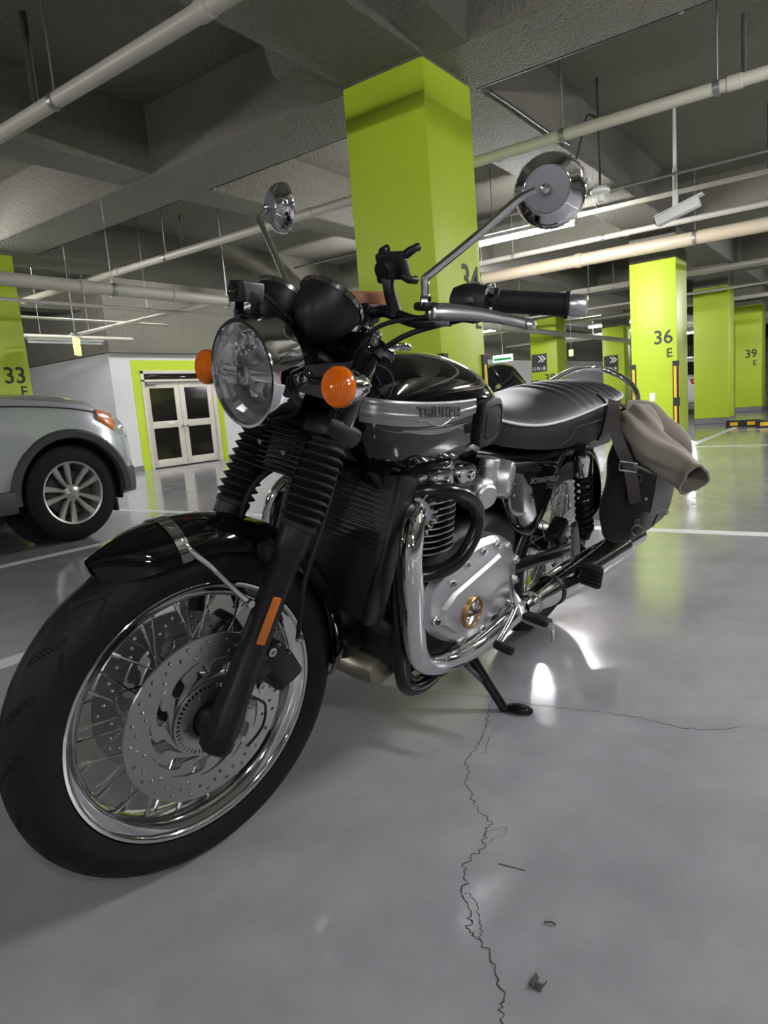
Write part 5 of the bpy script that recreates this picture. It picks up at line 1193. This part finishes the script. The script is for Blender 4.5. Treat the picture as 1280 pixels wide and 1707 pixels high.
# cylinder block leans forward a little
cyl = part('cylinder_block', box((0.925, 0, 0.60), (0.165, 0.29, 0.16), 0.03, mx=rot('Y', 6), seg=4), M_SATIN)
def rrect(cx, hx, hy, r, n=6):
    L = []
    for qx, qy, a in ((1, 1, 0), (-1, 1, 90), (-1, -1, 180), (1, -1, 270)):
        for k in range(n+1):
            t = radians(a+90*k/n); L.append((cx+qx*(hx-r)+r*cos(t), qy*(hy-r)+r*sin(t)))
    return L
for k in range(9):
    z = 0.545+0.0145*k; cx = 0.925+(z-0.60)*0.105; L = rrect(cx, 0.100, 0.165, 0.085, 10)
    part('fin', loft([[(x, y, z-0.0018) for x, y in L], [(x, y, z+0.0018) for x, y in L]]), mat('machined_fin', (0.42, 0.42, 0.42), 0.35, metal=1.0) if False else M_SATIN, cyl, angle=30)
    L2 = rrect(cx, 0.1005, 0.1655, 0.085, 10)
    part('fin_edge', loft([[(x, y, z-0.0014) for x, y in L2], [(x, y, z+0.0014) for x, y in L2]]), M_ALU, cyl, angle=30)
head = part('cylinder_head', box((0.938, 0, 0.70), (0.190, 0.305, 0.060), 0.018, mx=rot('Y', 6), seg=3), M_SATIN)
part('cam_cover', loft([[(0.94+a*cos(t)*abs(cos(t))**-0.4 if abs(cos(t)) > 1e-6 else 0.94, b*abs(sin(t))**0.6*(1 if sin(t) > 0 else -1), z) for t in [2*pi*k/40+0.01 for k in range(40)]] for z, a, b in ((0.722, 0.095, 0.150), (0.740, 0.092, 0.146), (0.752, 0.075, 0.128), (0.755, 0.04, 0.09))]), M_GLOSS, head)
for x, z in ((0.955, 0.712), (0.862, 0.712)):
    part('cam_end_cap', loft([[(x+0.036*f*c_*abs(c_)**-0.3, y, z+0.022*f*s_*abs(s_)**-0.3) for c_, s_ in [(cos(t), sin(t)) for t in [2*pi*k/24+0.01 for k in range(24)]]] for y, f in ((0.13, 1.0), (0.162, 1.0), (0.168, 0.9), (0.172, 0.5))]), M_CHROMED, head)
    bolt(head, (x, 0.170, z), (0, 1, 0), 0.010, 0.010, M_CHROME)
# exhaust
for s in (1, -1):
    pc = Vector((1.018, s*0.148, 0.650)); d = Vector((0.93, s*0.30, -0.10)).normalized()
    hp = part('header_pipe', tube([(0.985, s*0.135, 0.655), (1.020, s*0.150, 0.652), (1.058, s*0.170, 0.637), (1.080, s*0.186, 0.602), (1.084, s*0.194, 0.555), (1.072, s*0.197, 0.500), (1.048, s*0.195, 0.425), (1.020, s*0.191, 0.360), (0.985, s*0.186, 0.312), (0.930, s*0.182, 0.278), (0.855, s*0.182, 0.258), (0.760, s*0.188, 0.256), (0.66, s*0.200, 0.280), (0.57, s*0.212, 0.310), (0.50, s*0.222, 0.332)], 0.0240, 20, 6), M_CHROME)
    cl_ = part('header_clamp', lathe([(0.026, -0.012), (0.034, -0.012), (0.034, 0.010), (0.026, 0.012)], pc, d, 28), M_CHROMED, hp)
    A_, U_, W_ = frame(d)
    for k in range(14):
        a = 2*pi*k/14; q = pc+(U_*cos(a)+W_*sin(a))*0.040
        mx_ = Matrix((A_, U_*cos(a)+W_*sin(a), (-U_*sin(a)+W_*cos(a)))).transposed()
        part('clamp_fin', box(q, (0.020, 0.014, 0.006), 0.0015, mx=mx_, seg=1), M_CHROMED, hp)
    for a in (0.6, 0.6+pi): bolt(hp, pc+(U_*cos(a)+W_*sin(a))*0.046+A_*0.010, d, 0.007, 0.008, M_CHROMED)
    m0, m1 = Vector((0.53, s*0.218, 0.320)), Vector((-0.24, s*0.262, 0.372)); md = (m1-m0).normalized(); ml = (m1-m0).length
    mf = part('muffler', lathe([(0.0245, -0.03), (0.0265, -0.025), (0.0275, 0.0), (0.031, 0.004), (0.031, 0.014), (0.0285, 0.018), (0.0295, 0.040), (0.0345, 0.075), (0.0415, 0.125), (0.0470, 0.19), (0.0495, 0.27), (0.0500, 0.40), (0.0500, 0.585), (0.0490, 0.600), (0.0440, 0.612), (0.0285, 0.622), (0.0270, 0.628), (0.0270, ml), (0.0235, ml), (0.0235, ml-0.06)], m0, md, 40), M_CHROME)
    part('muffler_clamp', lathe([(0.0285, 0.016), (0.034, 0.018), (0.034, 0.030), (0.030, 0.032)], m0, md, 28), M_CHROMED, mf)
    part('muffler_strap', lathe([(0.0420, 0.122), (0.0445, 0.124), (0.0458, 0.138), (0.0430, 0.140)], m0, md, 28), M_SATIN, mf)
# black engine guard loop round the barrel (left) and its twin
for s in (1, -1):
    ftube('engine_guard', [(1.045, s*0.10, 0.655), (1.015, s*0.150, 0.690), (0.965, s*0.190, 0.694), (0.905, s*0.204, 0.672), (0.862, s*0.207, 0.625), (0.868, s*0.205, 0.575), (0.905, s*0.198, 0.530), (0.955, s*0.180, 0.510), (1.0, s*0.14, 0.498), (1.02, s*0.112, 0.49)], 0.0165)
    ftube('engine_guard_hoop', [(1.03, s*0.108, 0.60), (1.04, s*0.125, 0.52), (1.02, s*0.135, 0.40), (0.985, s*0.135, 0.28), (0.945, s*0.132, 0.205), (0.88, s*0.13, 0.175), (0.80, s*0.12, 0.168)], 0.0165)
# throttle bodies dressed as carburettors
for s in (1, -1):
    tb = part('throttle_body', box((0.755, s*0.135, 0.645), (0.062, 0.070, 0.078), 0.018, seg=4), M_CAST)
    part('throttle_disc', lathe([(0.0, 0.006), (0.026, 0.005), (0.030, 0.0), (0.030, -0.004)], (0.763, s*0.170, 0.645), (0.35, s, -0.1), 28), M_CAST, tb)
    part('throttle_drum', lathe([(0.0, 0.034), (0.036, 0.033), (0.046, 0.026), (0.0485, 0.012), (0.0485, -0.040), (0.040, -0.05), (0.0, -0.05)], (0.655, s*0.140, 0.668), (-0.35, s*1.0, 0.0), 36), M_ALU, tb)
    for k in range(3): part('drum_slot', box((0.632+0.012*k, s*(0.172-0.0), 0.655-0.010*k), (0.020, 0.004, 0.004), 0.001, mx=rot('Z', s*20), seg=1), M_PLASTIC, tb)
    part('throttle_cap', lathe([(0.022, -0.030), (0.022, 0.016), (0.024, 0.018), (0.024, 0.034), (0.021, 0.038), (0.0, 0.039)], (0.722, s*0.142, 0.690), (0, 0.0, 1), 28), M_CAST, tb)
    part('intake_stub', lathe([(0.026, -0.05), (0.026, 0.03)], (0.82, s*0.12, 0.66), (1, 0, 0.05), 20), M_RUBBER, tb)
# side panels
SPN = [(0.655, 0.708), (0.56, 0.703), (0.47, 0.695), (0.38, 0.682), (0.295, 0.668), (0.283, 0.640), (0.288, 0.600), (0.318, 0.535), (0.352, 0.488), (0.395, 0.462), (0.46, 0.478), (0.53, 0.515), (0.585, 0.575), (0.625, 0.64)]
s3 = spline([(p[0], 0, p[1]) for p in SPN], 3, True); scx = sum(p.x for p in s3)/len(s3); scz = sum(p.z for p in s3)/len(s3)
for s in (1, -1):
    def spr(f, y): return [(scx+(p.x-scx)*f, s*y, scz+(p.z-scz)*f) for p in s3]
    pn = part('side_panel', loft([spr(0.97, 0.10), spr(1.0, 0.122), spr(0.985, 0.133), spr(0.93, 0.142), spr(0.8, 0.148), spr(0.4, 0.152), spr(0.1, 0.153)]), M_GLOSS, angle=50)
    sw = [(0.60, 0.60), (0.565, 0.568), (0.51, 0.553), (0.45, 0.560), (0.39, 0.585), (0.345, 0.618)]
    part('panel_stripe', tube([(x, s*0.1475, z) for x, z in sw], [0.002, 0.0055, 0.0065, 0.0065, 0.0055, 0.002], 8, 5, flat=0.5, up0=(0, 0, 1)), mat('charcoal_stripe', rgb(92, 96, 92)), pn)
    for j, (txt, w_, zz, xx) in enumerate((('BONNEVILLE', 0.19, 0.626, 0.405), ('T120', 0.06, 0.606, 0.36))):
        tv = text_vf(txt, 0.024, 0.003, 0.0004, 'CENTER', 1.05, 0.25)
        ww = max(v.x for v in tv[0])-min(v.x for v in tv[0]); sc = w_/ww
        part('panel_lettering', ([Vector((xx-s*v.x*sc, s*(0.1515+v.z*0.6), zz+v.y*0.9+(0.09*(xx-s*v.x*sc-0.405) if True else 0))) for v in tv[0]], tv[1]), M_STEELD if j else mat('badge_grey', rgb(112, 112, 112), 0.4, metal=0.6), pn, smooth=False)
    bolt(pn, (0.575, s*0.147, 0.615), (0, s, 0), 0.004, 0.003, M_CHROMED)
part('battery_box', box((0.42, 0, 0.59), (0.30, 0.20, 0.20), 0.02), M_PLASTIC)
part('airbox', box((0.58, 0, 0.64), (0.14, 0.20, 0.15), 0.03), M_PLASTIC)
# rider pegs, gear lever, stand
for s in (1, -1):
    rpg = part('footpeg', tube([(0.612, s*0.245, 0.322), (0.622, s*0.270, 0.326), (0.634, s*0.315, 0.332), (0.640, s*0.342, 0.335)], [0.012, 0.0135, 0.0135, 0.012], 12, 4, flat=0.75), M_ALU)
    part('peg_rubber', box((0.630, s*0.292, 0.338), (0.034, 0.074, 0.018), 0.006, mx=rot('Z', -s*13).to_3x3() @ rot('X', s*7), seg=3), M_RUBBER, rpg)
    part('peg_feeler', tube([(0.640, s*0.340, 0.33), (0.642, s*0.344, 0.318), (0.642, s*0.346, 0.303)], 0.0042, 8, 3), M_ALU, rpg)
    part('peg_bracket', tube([(0.612, s*0.245, 0.325), (0.605, s*0.222, 0.35), (0.59, s*0.19, 0.366), (0.55, s*0.14, 0.37)], [0.011, 0.012, 0.012, 0.013], 10, 4), M_ALU, rpg)
    bolt(rpg, (0.604, s*0.232, 0.352), (0.2, s, 0), 0.010, 0.008, M_CHROMED)
gl = part('gear_lever', tube([(0.635, 0.232, 0.345), (0.665, 0.240, 0.335), (0.715, 0.248, 0.312), (0.762, 0.255, 0.300)], [0.010, 0.0075, 0.0075, 0.009], 12, 4), M_CHROMED)
part('gear_rubber', lathe([(0.006, 0.0), (0.010, 0.003), (0.0115, 0.010), (0.0115, 0.045), (0.010, 0.052), (0.0, 0.054)], (0.762, 0.250, 0.300), (0.15, 1, 0.05), 18), M_RUBBER, gl)
part('gear_link', tube([(0.640, 0.225, 0.36), (0.62, 0.20, 0.40), (0.60, 0.18, 0.43)], 0.005, 8, 3), M_CHROMED, gl)
ss = part('side_stand', tube([(0.655, 0.125, 0.195), (0.650, 0.155, 0.162), (0.640, 0.215, 0.100), (0.629, 0.270, 0.042), (0.625, 0.292, 0.020)], [0.017, 0.0145, 0.0125, 0.0125, 0.013], 14, 5), M_FRAME)
FOOT = MX.inverted() @ Vector((MX @ Vector((0.620, 0.292, 0.0))))
fw = MX @ Vector((0.622, 0.300, 0.012))
Minv = MX.inverted()
fv = lathe([(0.0, 0.0005), (0.020, 0.0005), (0.026, 0.004), (0.026, 0.010), (0.020, 0.015), (0.0, 0.017)], (fw.x, fw.y, 0.0), (0, 0, 1), 24)
fv = ([Minv @ Vector((fw.x+(v.x-fw.x)*0.9, fw.y+(v.y-fw.y)*1.5, v.z)) for v in fv[0]], fv[1])
part('stand_foot', fv, M_FRAME, ss)
part('stand_tang', tube([(0.628, 0.276, 0.038), (0.622, 0.300, 0.052), (0.618, 0.312, 0.086)], [0.007, 0.006, 0.006], 8, 4), M_FRAME, ss)
cp = []
p0, p1 = Vector((0.695, 0.135, 0.180)), Vector((0.648, 0.190, 0.118)); d = (p1-p0); dl_ = d.length; A_, U_, W_ = frame(d)
for k in range(16*8+1): t = k/8*2*pi; cp.append(p0+A_*(dl_*k/128)+(U_*cos(t)+W_*sin(t))*0.0055)
part('stand_spring', tube(cp, 0.0016, 6, 1), M_STEELD, ss)
# ------------------------------------------------------------------ canvas pannier hanging on the bike's left side
BAG = thing('saddle_bag', 'dark canvas saddle bag with strap and buckle hanging beside the seat', 'bag', mx=MX.copy())
def bpart(name, vf, m, parent=None, angle=50, label=None):
    o = obj(name, vf, m, parent or BAG, angle=angle)
    if label: o['label'] = label
    return o
def wob(p, a=0.006, f=14): return Vector(p)+Vector((noise.noise(Vector(p)*f), noise.noise(Vector(p)*f+Vector((7, 1, 3))), noise.noise(Vector(p)*f+Vector((2, 9, 5)))))*a
bt = [(0.405, 0.03, -0.14, 0.227, 0.275), (0.42, 0.055, -0.19, 0.212, 0.305), (0.46, 0.085, -0.225, 0.202, 0.335), (0.53, 0.105, -0.235, 0.198, 0.35), (0.62, 0.112, -0.235, 0.198, 0.35), (0.7, 0.108, -0.22, 0.198, 0.332), (0.76, 0.096, -0.2, 0.202, 0.3), (0.79, 0.085, -0.17, 0.212, 0.275), (0.8, 0.06, -0.13, 0.227, 0.255)]
rings = []
for i in range(29):
    z = 0.405+0.395*i/28; xa, xb, ya, yb = interp(z, bt); cx, cy, hx, hy = (xa+xb)/2, (ya+yb)/2, (xa-xb)/2, (yb-ya)/2
    rings.append([wob((cx+hx*abs(cos(t))**0.45*(1 if cos(t) > 0 else -1), cy+hy*abs(sin(t))**0.45*(1 if sin(t) > 0 else -1), z), 0.010, 9) for t in [2*pi*k/56 for k in range(56)]])
bpart('bag_body', loft(rings), M_CANVAS)
# rolled taupe top that flops outwards and ends in an open mouth
cl = [(0.030, 0.235, 0.800), (0.066, 0.275, 0.774), (0.085, 0.310, 0.742), (0.083, 0.360, 0.714), (0.084, 0.405, 0.692), (0.096, 0.440, 0.678), (0.120, 0.468, 0.668)]
W_T = [(0.0, 0.050, 0.042), (0.2, 0.056, 0.055), (0.5, 0.052, 0.055), (0.8, 0.046, 0.042), (1.0, 0.045, 0.038)]
Q = spline(cl, 7); rings = []; inner = []
u = Vector((-0.5, 0.2, 0.8))
for i, q in enumerate(Q):
    f = i/(len(Q)-1); dd = (Q[min(i+1, len(Q)-1)]-Q[max(i-1, 0)]).normalized(); uu = (u-dd*u.dot(dd)).normalized(); ww = dd.cross(uu); a, b = interp(f, W_T); ring, r2 = [], []
    for k in range(48):
        t = 2*pi*k/48; fold = 0.0055*sin(3*t+5*f)+0.0040*sin(7*t+9*f)*(1-0.6*f)
        p = q+uu*(a+fold)*cos(t)+ww*(b+fold)*sin(t); ring.append(wob(p, 0.010*(1-f*0.5), 11)); r2.append(wob(q+uu*(a+fold-0.004)*cos(t)+ww*(b+fold-0.004)*sin(t), 0.010*(1-f*0.5), 11))
    rings.append(ring); inner.append(r2)
bpart('roll_top', loft(rings+[inner[-1]]+list(reversed(inner[8:-1])), True, True), M_CLOTH, angle=60, label='taupe canvas roll top flopped over with an open mouth')
hem = [Vector(p)*1.0 for p in rings[-2]]; bpart('roll_hem', tube(hem, 0.0022, 6, 1, closed=True), M_CLOTH)
# second fold of cloth behind
fl = [(0.02, 0.205, 0.822), (0.0, 0.262, 0.806), (-0.012, 0.320, 0.770), (-0.03, 0.365, 0.738), (-0.035, 0.405, 0.712)]
v_, f_ = tube(fl, [0.026, 0.042, 0.048, 0.042, 0.020], 20, 6, flat=0.5, up0=(-0.4, 0.3, 0.8))
bpart('top_flap', ([wob(p, 0.014, 12) for p in v_], f_), M_CLOTH, angle=60)
# strap with buckle over the front of the bag
def band(pts, w, th, nrm):
    P = spline(pts, 6); g = []
    for i, p in enumerate(P):
        d = (P[min(i+1, len(P)-1)]-P[max(i-1, 0)]).normalized(); n = Vector(nrm); s = d.cross(n).normalized()
        g.append([p-s*w/2, p-s*w/4, p+s*w/4, p+s*w/2])
    return sheet(g, th)
FN = (0.9, 0.45, 0.1)
sp5 = [(0.060, 0.180, 0.838), (0.105, 0.200, 0.815), (0.132, 0.226, 0.762), (0.138, 0.256, 0.715), (0.131, 0.283, 0.672), (0.130, 0.302, 0.630), (0.126, 0.316, 0.590), (0.120, 0.324, 0.565)]
bpart('strap', band(sp5, 0.034, 0.004, FN), M_STRAP)
bk = [Vector((0.136, 0.285, 0.668))+Vector((-0.25, 0.52, 0)).normalized()*a+Vector((0, 0.12, -1)).normalized()*b for a, b in ((-0.024, -0.013), (0.024, -0.013), (0.024, 0.013), (-0.024, 0.013))]
bpart('buckle', tube([bk[0], (bk[0]+bk[1])/2, bk[1], (bk[1]+bk[2])/2, bk[2], (bk[2]+bk[3])/2, bk[3], (bk[3]+bk[0])/2], 0.0032, 8, 1, closed=True), M_GALV)
bpart('keeper', tube([(0.128, 0.308, 0.645), (0.126, 0.322, 0.652), (0.122, 0.326, 0.636), (0.125, 0.316, 0.628)], 0.0025, 6, 4, closed=True), M_STEELD)
# front pocket with zip and studs
pk = [[wob((0.118-0.012*f-0.030*v*v, 0.295+0.062*v, 0.672-0.115*f-0.02*v), 0.004, 20) for f in [k/7 for k in range(8)]] for v in [k/8 for k in range(9)]]
bpart('pocket_flap', sheet(pk, 0.008), M_CANVAS)
zp = [(0.122, 0.302, 0.672), (0.114, 0.322, 0.667), (0.100, 0.343, 0.659), (0.080, 0.358, 0.648)]
z_ = bpart('zip', band(zp, 0.010, 0.002, (0.85, 0.5, 0.1)), M_STEELD)
for k in range(18):
    P = spline(zp, 6); q = P[min(len(P)-1, int(k*len(P)/18))]
    bpart('zip_tooth', box(q+Vector((0.002, 0.001, 0)), (0.002, 0.003, 0.006), 0.0005, seg=1), M_GALV, z_)
bpart('zip_puller', box((0.126, 0.300, 0.674), (0.004, 0.008, 0.012), 0.001), M_GALV, z_)
for q in ((0.121, 0.318, 0.588), (0.098, 0.345, 0.580)): bpart('stud', lathe([(0.0, 0.004), (0.004, 0.0035), (0.006, 0.0)], q, (0.85, 0.5, 0.05), 14), M_GALV)
def ring3(c, r, n, rad, m, name):
    A_, U_, W_ = frame(n); bpart(name, tube([Vector(c)+(U_*cos(t)+W_*sin(t))*r for t in [2*pi*k/24 for k in range(24)]], rad, 8, 1, closed=True), m)
ring3((0.094, 0.338, 0.478), 0.016, (0.8, 0.6, 0.2), 0.0022, M_STEELD, 'ring')
bpart('ring_tab', box((0.088, 0.330, 0.496), (0.004, 0.018, 0.03), 0.0015, mx=rot('Z', 30)), M_STRAP)
bpart('clip', tube([(-0.0, 0.360, 0.520), (-0.0, 0.385, 0.524), (-0.005, 0.392, 0.532), (-0.005, 0.386, 0.538), (0.0, 0.362, 0.534)], 0.0022, 6, 4, closed=True), M_GALV)
bpart('clip_strap', box((-0.01, 0.358, 0.498), (0.02, 0.006, 0.045), 0.002, mx=rot('X', -12)), M_STRAP)
bpart('hanging_strap', band([(0.03, 0.155, 0.80), (0.03, 0.185, 0.828), (0.03, 0.215, 0.815), (0.03, 0.232, 0.795)], 0.030, 0.004, (0, 0.4, 0.9)), M_STRAP)
bpart('top_cord', tube([(-0.05, 0.17, 0.80), (-0.06, 0.205, 0.825), (-0.09, 0.225, 0.805), (-0.12, 0.20, 0.79), (-0.13, 0.16, 0.79)], 0.006, 8, 5), M_STRAP)
